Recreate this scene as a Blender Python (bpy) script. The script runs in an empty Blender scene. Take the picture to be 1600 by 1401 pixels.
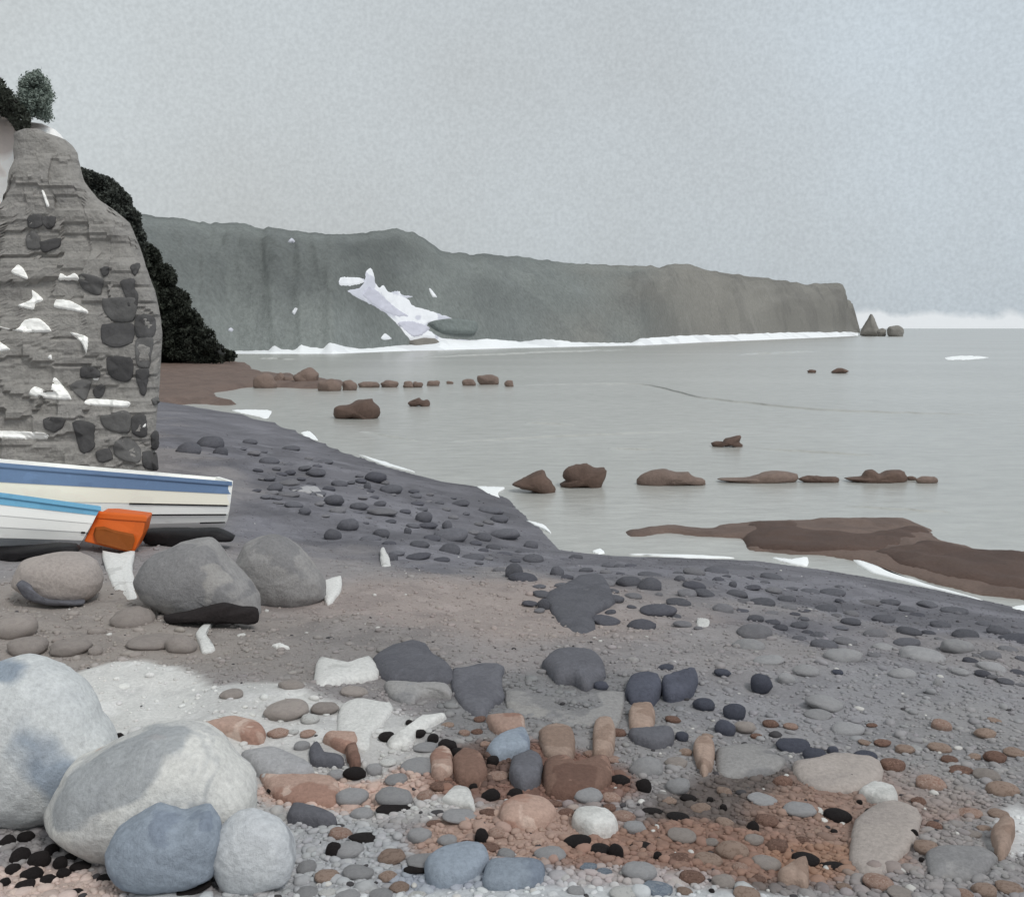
import bpy, bmesh, math, random
import numpy as np
from mathutils import Vector
from mathutils.bvhtree import BVHTree

random.seed(7)
rng = np.random.default_rng(11)
scene = bpy.context.scene
col = scene.collection

# ------------------------------------------------------------------ camera, sky, sun, exposure
CAM_H = 3.2
FOC = 1600.0                      # focal length measured in photograph pixels (photo 1600 wide)
PITCH = math.atan((700.5 - 513.0) / FOC)
cam_data = bpy.data.cameras.new('camera')
cam_data.sensor_fit = 'HORIZONTAL'
cam_data.sensor_width = 36.0
cam_data.lens = 36.0
cam_data.clip_start = 0.05
cam_data.clip_end = 60000.0
cam = bpy.data.objects.new('camera', cam_data)
cam.location = (0, 0, CAM_H)
cam.rotation_euler = (math.pi / 2 - PITCH, 0, 0)
col.objects.link(cam)
scene.camera = cam

SUN_EL, SUN_AZ = math.radians(50), math.radians(140)     # azimuth measured from +Y towards +X
world = bpy.data.worlds.new('World')
scene.world = world
world.use_nodes = True
wn, wl = world.node_tree.nodes, world.node_tree.links
wn.clear()


def wnode(t, **kw):
    n = wn.new(t)
    for k, v in kw.items():
        setattr(n, k, v)
    return n


w_out = wnode('ShaderNodeOutputWorld')
w_bg = wnode('ShaderNodeBackground')
w_bg.inputs['Strength'].default_value = 0.1
w_sky = wnode('ShaderNodeTexSky', sky_type='NISHITA', sun_disc=False)
w_sky.sun_elevation = SUN_EL
w_sky.sun_rotation = SUN_AZ
w_sky.air_density = 1.0
w_sky.dust_density = 4.0
w_hsv = wnode('ShaderNodeHueSaturation')
w_hsv.inputs['Saturation'].default_value = 0.22
wl.new(w_sky.outputs[0], w_hsv.inputs['Color'])
w_tc = wnode('ShaderNodeTexCoord')
# cloud deck: soft large mottling and a fine one
w_n1 = wnode('ShaderNodeTexNoise')
w_n1.inputs['Scale'].default_value = 2.3
w_n1.inputs['Detail'].default_value = 3.0
w_n2 = wnode('ShaderNodeTexNoise')
w_n2.inputs['Scale'].default_value = 300.0
w_n2.inputs['Detail'].default_value = 2.0
for n in (w_n1, w_n2):
    wl.new(w_tc.outputs['Generated'], n.inputs['Vector'])
w_r1 = wnode('ShaderNodeValToRGB')
w_r1.color_ramp.elements[0].position = 0.32
w_r1.color_ramp.elements[0].color = (5.5, 5.75, 5.8, 1)
w_r1.color_ramp.elements[1].position = 0.68
w_r1.color_ramp.elements[1].color = (6.5, 7.05, 7.35, 1)
wl.new(w_n1.outputs['Fac'], w_r1.inputs['Fac'])
w_mix = wnode('ShaderNodeMixRGB')
w_mix.inputs['Fac'].default_value = 0.82
wl.new(w_hsv.outputs[0], w_mix.inputs[1])
w_sepx = wnode('ShaderNodeSeparateXYZ')
wl.new(w_tc.outputs['Generated'], w_sepx.inputs[0])
w_gx = wnode('ShaderNodeMapRange')
w_gx.inputs['From Min'].default_value = -0.5
w_gx.inputs['From Max'].default_value = 0.7
wl.new(w_sepx.outputs['X'], w_gx.inputs['Value'])
w_tint = wnode('ShaderNodeMixRGB')
w_tint.inputs[1].default_value = (1.0, 0.995, 0.975, 1)
w_tint.inputs[2].default_value = (0.985, 1.045, 1.12, 1)
wl.new(w_gx.outputs[0], w_tint.inputs['Fac'])
w_tm = wnode('ShaderNodeMixRGB', blend_type='MULTIPLY')
w_tm.inputs['Fac'].default_value = 1.0
wl.new(w_r1.outputs[0], w_tm.inputs[1])
wl.new(w_tint.outputs[0], w_tm.inputs[2])
wl.new(w_tm.outputs[0], w_mix.inputs[2])
w_r2 = wnode('ShaderNodeMapRange')
w_r2.inputs['From Min'].default_value = 0.3
w_r2.inputs['From Max'].default_value = 0.7
w_r2.inputs['To Min'].default_value = 0.93
w_r2.inputs['To Max'].default_value = 1.06
wl.new(w_n2.outputs['Fac'], w_r2.inputs['Value'])
w_mul = wnode('ShaderNodeMixRGB', blend_type='MULTIPLY')
w_mul.inputs['Fac'].default_value = 1.0
wl.new(w_mix.outputs[0], w_mul.inputs[1])
wl.new(w_r2.outputs[0], w_mul.inputs[2])
# pale cloud bank all along the horizon, with a ragged top
w_sep = wnode('ShaderNodeSeparateXYZ')
wl.new(w_tc.outputs['Generated'], w_sep.inputs[0])
w_n3 = wnode('ShaderNodeTexNoise')
w_n3.inputs['Scale'].default_value = 34.0
w_n3.inputs['Detail'].default_value = 5.0
wl.new(w_tc.outputs['Generated'], w_n3.inputs['Vector'])
w_top = wnode('ShaderNodeMapRange')
w_top.inputs['From Min'].default_value = 0.3
w_top.inputs['From Max'].default_value = 0.7
w_top.inputs['To Min'].default_value = 0.008
w_top.inputs['To Max'].default_value = 0.019
wl.new(w_n3.outputs['Fac'], w_top.inputs['Value'])
w_sub = wnode('ShaderNodeMath', operation='SUBTRACT')
wl.new(w_top.outputs[0], w_sub.inputs[0])
wl.new(w_sep.outputs['Z'], w_sub.inputs[1])
w_bank = wnode('ShaderNodeMapRange')
w_bank.inputs['From Min'].default_value = -0.003
w_bank.inputs['From Max'].default_value = 0.004
w_bank.inputs['To Max'].default_value = 0.8
wl.new(w_sub.outputs[0], w_bank.inputs['Value'])
w_bm = wnode('ShaderNodeMixRGB')
w_bm.inputs[2].default_value = (8.2, 8.5, 8.7, 1)
wl.new(w_bank.outputs[0], w_bm.inputs['Fac'])
wl.new(w_mul.outputs[0], w_bm.inputs[1])
wl.new(w_bm.outputs[0], w_bg.inputs['Color'])
wl.new(w_bg.outputs[0], w_out.inputs[0])

sun_data = bpy.data.lights.new('sun', 'SUN')
sun_data.energy = 1.4
sun_data.angle = math.radians(14)
sun_data.color = (1.0, 0.97, 0.93)
sun = bpy.data.objects.new('sun', sun_data)
sv = Vector((math.sin(SUN_AZ) * math.cos(SUN_EL), math.cos(SUN_AZ) * math.cos(SUN_EL), math.sin(SUN_EL)))
sun.rotation_euler = sv.to_track_quat('Z', 'Y').to_euler()
col.objects.link(sun)

scene.view_settings.view_transform = 'Standard'
scene.view_settings.look = 'None'
scene.view_settings.exposure = 0.0
scene.view_settings.gamma = 1.0
scene.view_settings.use_curve_mapping = False

# ------------------------------------------------------------------ helpers: projection, noise
cp, sp = math.cos(PITCH), math.sin(PITCH)


def rays(px, py):
    """directions (N,3) scaled to y = 1 for photograph pixels"""
    px = np.asarray(px, float); py = np.asarray(py, float)
    u = (px - 800.0) / FOC
    v = (700.5 - py) / FOC
    y = cp + sp * v
    z = -sp + cp * v
    return np.stack([u / y, np.ones_like(u), z / y], -1)


def at(px, py, depth):
    r = rays(px, py)
    d = np.asarray(depth, float)
    return r * d[..., None] + np.array([0, 0, CAM_H]) if d.ndim else r * d + np.array([0, 0, CAM_H])


def sea_pt(px, py, z=0.0):
    r = rays(px, py)
    t = (z - CAM_H) / r[..., 2]
    return r * t[..., None] + np.array([0, 0, CAM_H])


def _hash(ix, iy, iz, seed):
    h = (ix * 374761393 + iy * 668265263 + iz * 2147483647 + seed * 974634541) & 0xFFFFFFFF
    h = ((h ^ (h >> 13)) * 1274126177) & 0xFFFFFFFF
    h = h ^ (h >> 16)
    return (h & 0xFFFFFF) / float(0xFFFFFF)


def vnoise(p, seed=0):
    p = np.asarray(p, float)
    i = np.floor(p).astype(np.int64)
    f = p - i
    f = f * f * f * (f * (f * 6 - 15) + 10)
    out = 0
    for dx in (0, 1):
        for dy in (0, 1):
            for dz in (0, 1):
                w = (f[..., 0] if dx else 1 - f[..., 0]) * (f[..., 1] if dy else 1 - f[..., 1]) * (f[..., 2] if dz else 1 - f[..., 2])
                out = out + w * _hash(i[..., 0] + dx, i[..., 1] + dy, i[..., 2] + dz, seed)
    return out * 2 - 1


def fbm(p, octs=4, seed=0):
    p = np.asarray(p, float)
    s, a, t = 0, 1.0, 0
    for o in range(octs):
        s = s + a * vnoise(p * (2.03 ** o) + o * 17.3, seed + o)
        t += a
        a *= 0.5
    return s / t


def cell(p, seed=0):
    i = np.floor(np.asarray(p, float)).astype(np.int64)
    return _hash(i[..., 0], i[..., 1], i[..., 2], seed) * 2 - 1


def smooth(e0, e1, x):
    t = np.clip((x - e0) / (e1 - e0), 0, 1)
    return t * t * (3 - 2 * t)


def lin(rgb, k=1.0):
    c = np.asarray(rgb, float) / 255.0
    return np.where(c <= 0.04045, c / 12.92, ((c + 0.055) / 1.055) ** 2.4) * k


def spline(pts, n, jitter=0.0, closed=True):
    """resampled Catmull-Rom curve through 2D points"""
    p = np.asarray(pts, float)
    m = len(p)
    out = []
    sub = 12
    rngi = range(m) if closed else range(m - 1)
    for i in rngi:
        if closed:
            a, b, c, d = p[(i - 1) % m], p[i], p[(i + 1) % m], p[(i + 2) % m]
        else:
            a, b, c, d = p[max(i - 1, 0)], p[i], p[i + 1], p[min(i + 2, m - 1)]
        for k in range(sub):
            t = k / sub
            cr = 0.5 * ((2 * b) + (c - a) * t + (2 * a - 5 * b + 4 * c - d) * t * t + (3 * b - a - 3 * c + d) * t ** 3)
            ln = b + (c - b) * t
            out.append(cr * 0.55 + ln * 0.45)
    out = np.array(out)
    if closed:
        out = np.vstack([out, out[:1]])
    s = np.concatenate([[0], np.cumsum(np.linalg.norm(np.diff(out, axis=0), axis=1))])
    q = np.linspace(0, s[-1], n + 1)[:-1] if closed else np.linspace(0, s[-1], n)
    r = np.stack([np.interp(q, s, out[:, k]) for k in range(2)], -1)
    if jitter:
        r = r + rng.normal(0, jitter, r.shape)
    return r


# ------------------------------------------------------------------ helpers: objects
def mesh_np(name, verts, faces, smooth_shade=True):
    me = bpy.data.meshes.new(name)
    me.from_pydata([tuple(v) for v in verts], [], [tuple(int(i) for i in f) for f in faces])
    me.update()
    if smooth_shade:
        me.polygons.foreach_set('use_smooth', [True] * len(me.polygons))
    return me


def mesh_fast(name, verts, faces, smooth_shade=True):
    """verts (N,3), faces (M,k) int arrays of one polygon size"""
    me = bpy.data.meshes.new(name)
    v = np.ascontiguousarray(verts, np.float32); f = np.ascontiguousarray(faces, np.int32)
    k = f.shape[1]
    me.vertices.add(len(v)); me.vertices.foreach_set('co', v.ravel())
    me.loops.add(f.size); me.loops.foreach_set('vertex_index', f.ravel())
    me.polygons.add(len(f))
    me.polygons.foreach_set('loop_start', np.arange(0, f.size, k, dtype=np.int32))
    me.polygons.foreach_set('loop_total', np.full(len(f), k, np.int32))
    me.polygons.foreach_set('use_smooth', np.full(len(f), smooth_shade, bool))
    me.update(calc_edges=True)
    return me


def vcol(me, colors):
    a = me.color_attributes.new('Col', 'FLOAT_COLOR', 'POINT')
    c = np.ones((len(colors), 4), np.float32)
    c[:, :3] = colors
    a.data.foreach_set('color', c.ravel())


def obj(name, me, mat=None, parent=None, label=None, cat=None, group=None, kind=None):
    o = bpy.data.objects.new(name, me)
    col.objects.link(o)
    if mat is not None and me is not None and not me.materials:
        me.materials.append(mat)
    if parent is not None:
        o.parent = parent
    if label: o['label'] = label
    if cat: o['category'] = cat
    if group: o['group'] = group
    if kind: o['kind'] = kind
    return o


def empty(name, loc, label, cat, group=None):
    o = obj(name, None, None, None, label, cat, group)
    o.location = loc
    o.empty_display_size = 0.1
    return o


def grid_faces(nu, nv, wrap_u=False):
    """quads of a (nv rows, nu columns) grid"""
    cu = nu if wrap_u else nu - 1
    i = np.arange(cu)[None, :]
    j = np.arange(nv - 1)[:, None]
    a = j * nu + i
    b = j * nu + (i + 1) % nu
    return np.stack([a, b, b + nu, a + nu], -1).reshape(-1, 4)


# ------------------------------------------------------------------ materials
def new_mat(name):
    m = bpy.data.materials.new(name)
    m.use_nodes = True
    n, l = m.node_tree.nodes, m.node_tree.links
    n.clear()
    out = n.new('ShaderNodeOutputMaterial')
    b = n.new('ShaderNodeBsdfPrincipled')
    l.new(b.outputs[0], out.inputs[0])
    return m, n, l, b


def wash(name, colour, patches=(), grain=30.0, grain_amt=0.14, patch_scale=2.0, rough=0.85, bump=0.35,
         bump_dist=0.01, vertex=False, spec=0.25, stretch=(1, 1, 1), coord='Object', rand=0.0):
    """stone / earth / paint: base colour, hard-edged patches of other colours, fine grain and relief.
    colour and patches are linear RGB; patches: list of (rgb, threshold, scale multiplier, strength)"""
    m, n, l, b = new_mat(name)
    tc = n.new('ShaderNodeTexCoord')
    mp = n.new('ShaderNodeMapping')
    mp.inputs['Scale'].default_value = stretch
    l.new(tc.outputs[coord], mp.inputs[0])
    if vertex:
        at_ = n.new('ShaderNodeAttribute'); at_.attribute_name = 'Col'
        cur = at_.outputs['Color']
    else:
        rgb = n.new('ShaderNodeRGB')
        rgb.outputs[0].default_value = (*colour, 1)
        cur = rgb.outputs[0]
    oi = n.new('ShaderNodeObjectInfo')
    for k, (pc, th, sc, st) in enumerate(patches):
        no = n.new('ShaderNodeTexNoise')
        no.noise_dimensions = '4D'
        no.inputs['Scale'].default_value = patch_scale * sc
        no.inputs['Detail'].default_value = 3.5
        no.inputs['Roughness'].default_value = 0.45
        no.inputs['Distortion'].default_value = 0.6
        wm = n.new('ShaderNodeMath'); wm.operation = 'MULTIPLY_ADD'
        wm.inputs[1].default_value = 37.0; wm.inputs[2].default_value = 3.1 * k
        l.new(oi.outputs['Random'], wm.inputs[0])
        l.new(wm.outputs[0], no.inputs['W'])
        l.new(mp.outputs[0], no.inputs['Vector'])
        r = n.new('ShaderNodeMapRange')
        r.inputs['From Min'].default_value = th - 0.012
        r.inputs['From Max'].default_value = th + 0.018
        r.inputs['To Max'].default_value = st
        l.new(no.outputs['Fac'], r.inputs['Value'])
        mx = n.new('ShaderNodeMixRGB')
        l.new(r.outputs[0], mx.inputs['Fac'])
        l.new(cur, mx.inputs[1])
        if isinstance(pc, float):
            mx.blend_type = 'MULTIPLY'
            mx.inputs[2].default_value = (pc, pc, pc * 1.01, 1)
        else:
            mx.inputs[2].default_value = (*pc, 1)
        cur = mx.outputs[0]
    g = n.new('ShaderNodeTexNoise')
    g.inputs['Scale'].default_value = grain
    g.inputs['Detail'].default_value = 8.0
    g.inputs['Roughness'].default_value = 0.72
    l.new(mp.outputs[0], g.inputs['Vector'])
    gr = n.new('ShaderNodeMapRange')
    gr.inputs['From Min'].default_value = 0.28
    gr.inputs['From Max'].default_value = 0.72
    gr.inputs['To Min'].default_value = 1 - grain_amt
    gr.inputs['To Max'].default_value = 1 + grain_amt
    l.new(g.outputs['Fac'], gr.inputs['Value'])
    if rand:
        rm = n.new('ShaderNodeMapRange')
        rm.inputs['To Min'].default_value = 1 - rand; rm.inputs['To Max'].default_value = 1 + rand
        l.new(oi.outputs['Random'], rm.inputs['Value'])
        mr = n.new('ShaderNodeMixRGB'); mr.blend_type = 'MULTIPLY'; mr.inputs['Fac'].default_value = 1.0
        l.new(cur, mr.inputs[1]); l.new(rm.outputs[0], mr.inputs[2])
        cur = mr.outputs[0]
    mg = n.new('ShaderNodeMixRGB'); mg.blend_type = 'MULTIPLY'
    mg.inputs['Fac'].default_value = 1.0
    l.new(cur, mg.inputs[1]); l.new(gr.outputs[0], mg.inputs[2])
    l.new(mg.outputs[0], b.inputs['Base Color'])
    b.inputs['Roughness'].default_value = rough
    b.inputs['Specular IOR Level'].default_value = spec
    bu = n.new('ShaderNodeBump')
    bu.inputs['Strength'].default_value = bump
    bu.inputs['Distance'].default_value = bump_dist
    l.new(g.outputs['Fac'], bu.inputs['Height'])
    l.new(bu.outputs[0], b.inputs['Normal'])
    return m


KH, KV = 1.16, 1.40       # albedo needed for a displayed colour on level ground / on faces towards the sea
def H(*rgb): return lin(rgb, KH)
def V(*rgb): return lin(rgb, KV)


# ------------------------------------------------------------------ the lie of the land
shore_px = [(1600, 952), (1450, 918), (1300, 892), (1180, 876), (960, 868), (880, 858), (840, 822), (790, 778), (760, 762),
            (690, 752), (620, 733), (540, 706), (490, 684), (440, 662), (370, 645), (300, 634), (262, 628)]
sp_w = sea_pt(np.array([p[0] for p in shore_px]), np.array([p[1] for p in shore_px]))[:, :2]
shore = np.vstack([[(2500.0, -1400.0), (60.0, -28.0), (16.0, 5.5)], sp_w, [(-32.0, 75.0), (-60.0, 125.0), (-2500.0, 900.0)]])


def shore_dist(x, y):
    """signed distance to the waterline, + on land (land lies left of / before the line)"""
    x = np.asarray(x, float); y = np.asarray(y, float)
    best = np.full(x.shape, 1e18); sign = np.zeros(x.shape)
    for a, b in zip(shore[:-1], shore[1:]):
        d = b - a
        L2 = d @ d
        t = np.clip(((x - a[0]) * d[0] + (y - a[1]) * d[1]) / L2, 0, 1)
        qx, qy = a[0] + t * d[0] - x, a[1] + t * d[1] - y
        dd = qx * qx + qy * qy
        cr = d[0] * (y - a[1]) - d[1] * (x - a[0])
        upd = dd < best
        best = np.where(upd, dd, best)
        sign = np.where(upd, np.where(cr > 0, 1.0, -1.0), sign)
    return np.sqrt(best) * sign


def land_h(x, y):
    d = shore_dist(x, y)
    h = np.where(d > 0, 1.45 * (1 - np.exp(-(np.maximum(d, 0) / 5.2) ** 1.25)), np.maximum(d * 0.3, -3.0))
    p = np.stack([np.asarray(x, float), np.asarray(y, float), np.zeros_like(h)], -1)
    amp = np.clip(np.abs(d) * 0.5, 0.15, 1.0)
    h = h + amp * (0.05 * vnoise(p * 0.8, 3) + 0.022 * vnoise(p * 2.7, 4) + 0.01 * vnoise(p * 7.0, 5))
    return h


_TS = np.geomspace(1.2, 130.0, 420)


def ground(px, py):
    """points where the photograph's pixels meet the beach / sea level"""
    px = np.atleast_1d(np.asarray(px, float)); py = np.atleast_1d(np.asarray(py, float))
    out = np.zeros((len(px), 3))
    for s in range(0, len(px), 1500):
        r = rays(px[s:s + 1500], py[s:s + 1500])
        P = r[:, None, :] * _TS[None, :, None] + np.array([0, 0, CAM_H])
        g = np.maximum(land_h(P[..., 0], P[..., 1]), 0.0)
        below = P[..., 2] < g
        k = np.where(below.any(1), below.argmax(1), len(_TS) - 1)
        k = np.maximum(k, 1)
        i = np.arange(len(r))
        f0 = P[i, k - 1, 2] - g[i, k - 1]; f1 = P[i, k, 2] - g[i, k]
        w = np.clip(f0 / np.maximum(f0 - f1, 1e-9), 0, 1)
        t = _TS[k - 1] + w * (_TS[k] - _TS[k - 1])
        out[s:s + 1500] = r * t[:, None] + np.array([0, 0, CAM_H])
    return out


# ground colours: zones given in world ellipses
ZONES = [  # photo centre, half sizes, colour, strength, edge softness
    (720, 960, 330, 55, (150, 139, 134), .85, .5), (420, 1010, 260, 55, (134, 128, 124), .8, .5),
    (1330, 1110, 420, 75, (134, 133, 136), .85, .5), (120, 960, 230, 70, (146, 138, 132), .85, .4),
    (600, 1000, 130, 40, (125, 122, 122), .5, .5), (880, 1090, 170, 50, (112, 112, 113), .7, .3),
    (330, 1115, 270, 60, (194, 193, 190), .95, .12), (230, 1085, 120, 45, (200, 199, 196), .95, .1),
    (520, 1140, 150, 55, (190, 189, 187), .9, .12), (560, 1225, 260, 75, (176, 174, 172), .85, .2),
    (1080, 1180, 320, 60, (136, 134, 134), .7, .4), (520, 1240, 130, 32, (180, 152, 138), .8, .12),
    (660, 1215, 70, 28, (178, 152, 140), .8, .12), (840, 1212, 160, 48, (116, 86, 74), .9, .15), (760, 1190, 70, 32, (92, 76, 70), .85, .15),
    (800, 1295, 170, 48, (158, 132, 119), .85, .12), (1190, 1275, 170, 85, (86, 77, 73), .9, .25),
    (1370, 1270, 170, 90, (138, 115, 104), .9, .2), (1060, 1335, 190, 48, (136, 108, 95), .85, .2),
    (1500, 1180, 160, 90, (140, 138, 138), .7, .4), (1530, 1320, 100, 50, (136, 134, 134), .8, .15),
    (500, 1330, 150, 60, (160, 161, 163), .9, .12), (740, 1370, 130, 28, (150, 156, 166), .8, .12),
    (960, 1375, 160, 20, (168, 164, 164), .7, .15), (700, 1412, 1000, 22, (190, 192, 193), .9, .15),
    (60, 1390, 130, 25, (194, 174, 164), .8, .15), (1590, 1300, 40, 40, (206, 206, 206), .9, .12), (1290, 1345, 80, 28, (140, 110, 92), .7, .15),
]
_z = []
for (cx, cy, rx, ry, c, st, sf) in ZONES:
    g = ground([cx, cx + rx, cx - rx, cx, cx], [cy, cy, cy, cy - ry, cy + ry])
    _z.append((g[0], (g[1] - g[2])[:2] / 2, (g[3] - g[4])[:2] / 2, lin(c, KH), st, sf))


def ground_colour(x, y):
    d = shore_dist(x, y)
    p = np.stack([x, y, np.zeros_like(x)], -1)
    n1 = fbm(p * 1.3, 4, 21); n2 = fbm(p * 3.1, 3, 31)
    slate, taupe = lin((110, 109, 114), KH), lin((136, 132, 132), KH)
    w = smooth(4.0, 6.0, d + n1 * 1.8)[:, None]
    slate = slate[None] * (1 + .22 * smooth(.05, .22, fbm(p * .9 + 7.7, 4, 61)) - .16 * smooth(.05, .2, fbm(p * 1.4 + 3.1, 4, 63)))[:, None]
    c = slate * (1 - w) + taupe * w
    wet = smooth(0.9, 0.25, d + 0.3 * n2)[:, None]
    c = c * (1 - 0.18 * wet)
    for (g, ax, ay, zc, st, sf) in _z:
        M = np.array([[ax[0], ay[0]], [ax[1], ay[1]]])
        q = np.linalg.solve(M, np.stack([x - g[0], y - g[1]]))
        r = np.sqrt((q ** 2).sum(0)) + 0.32 * n1 + 0.22 * n2
        k = (smooth(1 + sf, 1 - sf, r) * st)[:, None]
        c = c * (1 - k) + zc * k
    return c


# ------------------------------------------------------------------ beach sheet
def nonuni(lo, hi, step, far_lo, far_hi):
    f = np.arange(lo, hi + step / 2, step)
    a, s = [], step
    v = lo
    while v > far_lo:
        s *= 1.25; v -= s; a.append(v)
    b, s, v = [], step, hi
    while v < far_hi:
        s *= 1.25; v += s; b.append(v)
    return np.concatenate([a[::-1], f, b])


gx = nonuni(-9.0, 9.0, 0.06, -2500, 2500)
gy = nonuni(1.5, 22.0, 0.06, -1500, 400)
X, Y = np.meshgrid(gx, gy)
xf, yf = X.ravel(), Y.ravel()
zf = land_h(xf, yf)
bm_ = mesh_fast('beach', np.stack([xf, yf, zf], -1), grid_faces(len(gx), len(gy)))
vcol(bm_, ground_colour(xf, yf))
MAT_BEACH = wash('shingle_ground', None, [(0.86, .55, 1.0, .8), (1.13, .6, 1.9, .7), (0.84, .62, 3.5, .6)], grain=55, grain_amt=.2, patch_scale=2.2,
                 rough=.95, bump=.6, bump_dist=.012, vertex=True, spec=.15)
obj('beach', bm_, MAT_BEACH, kind='structure', label='grey and rust coloured shingle beach sloping down to the sea')

# ------------------------------------------------------------------ sea
m, n, l, b = new_mat('sea_water')
tc = n.new('ShaderNodeTexCoord')
mp = n.new('ShaderNodeMapping'); mp.inputs['Scale'].default_value = (0.5, 1.0, 1.0)
l.new(tc.outputs['Object'], mp.inputs[0])
na = n.new('ShaderNodeTexNoise'); na.inputs['Scale'].default_value = 0.09; na.inputs['Detail'].default_value = 3
nb = n.new('ShaderNodeTexNoise'); nb.inputs['Scale'].default_value = 2.4; nb.inputs['Detail'].default_value = 6; nb.inputs['Roughness'].default_value = .7
for q in (na, nb): l.new(mp.outputs[0], q.inputs['Vector'])
rp = n.new('ShaderNodeValToRGB')
rp.color_ramp.elements[0].position = .35; rp.color_ramp.elements[0].color = (*lin((168, 168, 163), 1.05), 1)
rp.color_ramp.elements[1].position = .65; rp.color_ramp.elements[1].color = (*lin((176, 176, 171), 1.05), 1)
l.new(na.outputs['Fac'], rp.inputs['Fac'])
gm = n.new('ShaderNodeMapRange'); gm.inputs['From Min'].default_value = .3; gm.inputs['From Max'].default_value = .7
gm.inputs['To Min'].default_value = .84; gm.inputs['To Max'].default_value = 1.13
l.new(nb.outputs['Fac'], gm.inputs['Value'])
mm = n.new('ShaderNodeMixRGB'); mm.blend_type = 'MULTIPLY'; mm.inputs['Fac'].default_value = 1
l.new(rp.outputs[0], mm.inputs[1]); l.new(gm.outputs[0], mm.inputs[2]); l.new(mm.outputs[0], b.inputs['Base Color'])
b.inputs['Roughness'].default_value = .22
b.inputs['Specular IOR Level'].default_value = .22
bu = n.new('ShaderNodeBump'); bu.inputs['Strength'].default_value = .35; bu.inputs['Distance'].default_value = .05
l.new(nb.outputs['Fac'], bu.inputs['Height']); l.new(bu.outputs[0], b.inputs['Normal'])
MAT_SEA = m
R = 26000
sea = obj('sea', mesh_np('sea', [(-R, -R, 0), (R, -R, 0), (R, R, 0), (-R, R, 0)], [(0, 1, 2, 3)], False), MAT_SEA, kind='structure',
          label='flat pale grey sea under an overcast sky')

# long low ripples, real ridges on the water
for pts in ([(800, 602), (1000, 600), (1100, 622), (1280, 640), (1440, 645), (1550, 648)], [(700, 690), (860, 682), (1100, 672)],
            [(820, 660), (905, 664)], [(950, 700), (1040, 703)], [(560, 673), (660, 690)], [(1150, 555), (1290, 548)], [(400, 560), (470, 562)],
            [(640, 560), (820, 552), (1000, 546)], [(1180, 700), (1380, 712)], [(1320, 790), (1500, 800)]):
    c = spline(pts, 60, closed=False)
    c[:, 1] += 1.2 * fbm(np.stack([c[:, 0] * .06, c[:, 1] * 0, c[:, 0] * 0], -1), 3, 5)
    P = sea_pt(c[:, 0], c[:, 1])
    wd = 0.006 * P[:, 1]
    hgt = 0.0016 * P[:, 1]
    taper = np.sin(np.linspace(0, np.pi, len(P))) ** .5
    rows = [P + np.stack([0 * wd, k * wd, s * hgt * taper - .001], -1) for k, s in ((-1, 0), (-.4, .8), (0, 1), (.5, .7), (1.2, 0))]
    obj('ripple', mesh_fast('ripple', np.vstack(rows), grid_faces(len(P), 5)), MAT_SEA, sea)

# ------------------------------------------------------------------ far headland
def px_of(p):
    d = np.asarray(p, float) - np.array([0, 0, CAM_H])
    f = d[..., 1] * cp - d[..., 2] * sp
    v = d[..., 1] * sp + d[..., 2] * cp
    return np.stack([800 + FOC * d[..., 0] / f, 700.5 - FOC * v / f], -1)


sky_line = [(60, 318), (150, 326), (218, 334), (240, 337), (280, 342), (330, 349), (370, 347), (412, 358), (420, 354), (470, 362), (530, 367), (580, 362), (620, 357),
            (650, 365), (672, 378), (690, 392), (740, 398), (762, 397), (815, 401), (830, 404), (880, 410), (920, 413), (1000, 416), (1018, 414),
            (1030, 418), (1045, 413), (1075, 412), (1100, 421), (1160, 430), (1220, 438), (1262, 444), (1290, 443), (1316, 443), (1320, 452),
            (1321, 466), (1328, 470), (1334, 490), (1339, 508), (1341, 518)]
sea_line = [(60, 556), (200, 555), (370, 552), (430, 552), (520, 552), (620, 548), (700, 546), (800, 543), (900, 541), (1000, 539), (1100, 534), (1200, 530), (1300, 526), (1345, 524)]
foot_up = [(60, 3), (370, 4), (420, 5), (428, 18), (440, 8), (462, 6), (470, 20), (485, 12), (505, 10), (515, 26), (540, 14), (560, 6), (640, 12), (690, 24), (730, 20), (760, 22), (815, 12),
           (850, 18), (900, 8), (985, 3), (1000, 14), (1060, 16), (1140, 13), (1240, 13), (1320, 8), (1345, 5)]
NC = 420
hx = np.concatenate([np.linspace(60, 1300, NC - 60), np.linspace(1301, 1341, 60)])
sy = np.interp(hx, *np.array(sky_line).T) + 2.4 * fbm(np.stack([hx * .11, hx * 0, hx * 0], -1), 4, 9)
by = np.interp(hx, *np.array(sea_line).T)
fu = np.maximum(np.interp(hx, *np.array(foot_up).T) * .62 + 1.2 * fbm(np.stack([hx * .16, hx * 0, hx * 0], -1), 3, 19), 2)
D0 = sea_pt(hx, by)[:, 1]
foot = at(hx, by - fu, D0 * 1.012)
rows = []
prof = [(-0.02, -.2), (0, 0), (.10, .22), (.2, .42), (.32, .6), (.46, .75), (.62, .87), (.8, .95), (1, 1)]
NR = 40
end = smooth(1345, 1290, hx)              # the headland narrows to its tip
set_back = (0.16 * D0) * (0.25 + .75 * end)
Dr = D0 * 1.012 + set_back
ridge = at(hx, sy, Dr)
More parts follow.
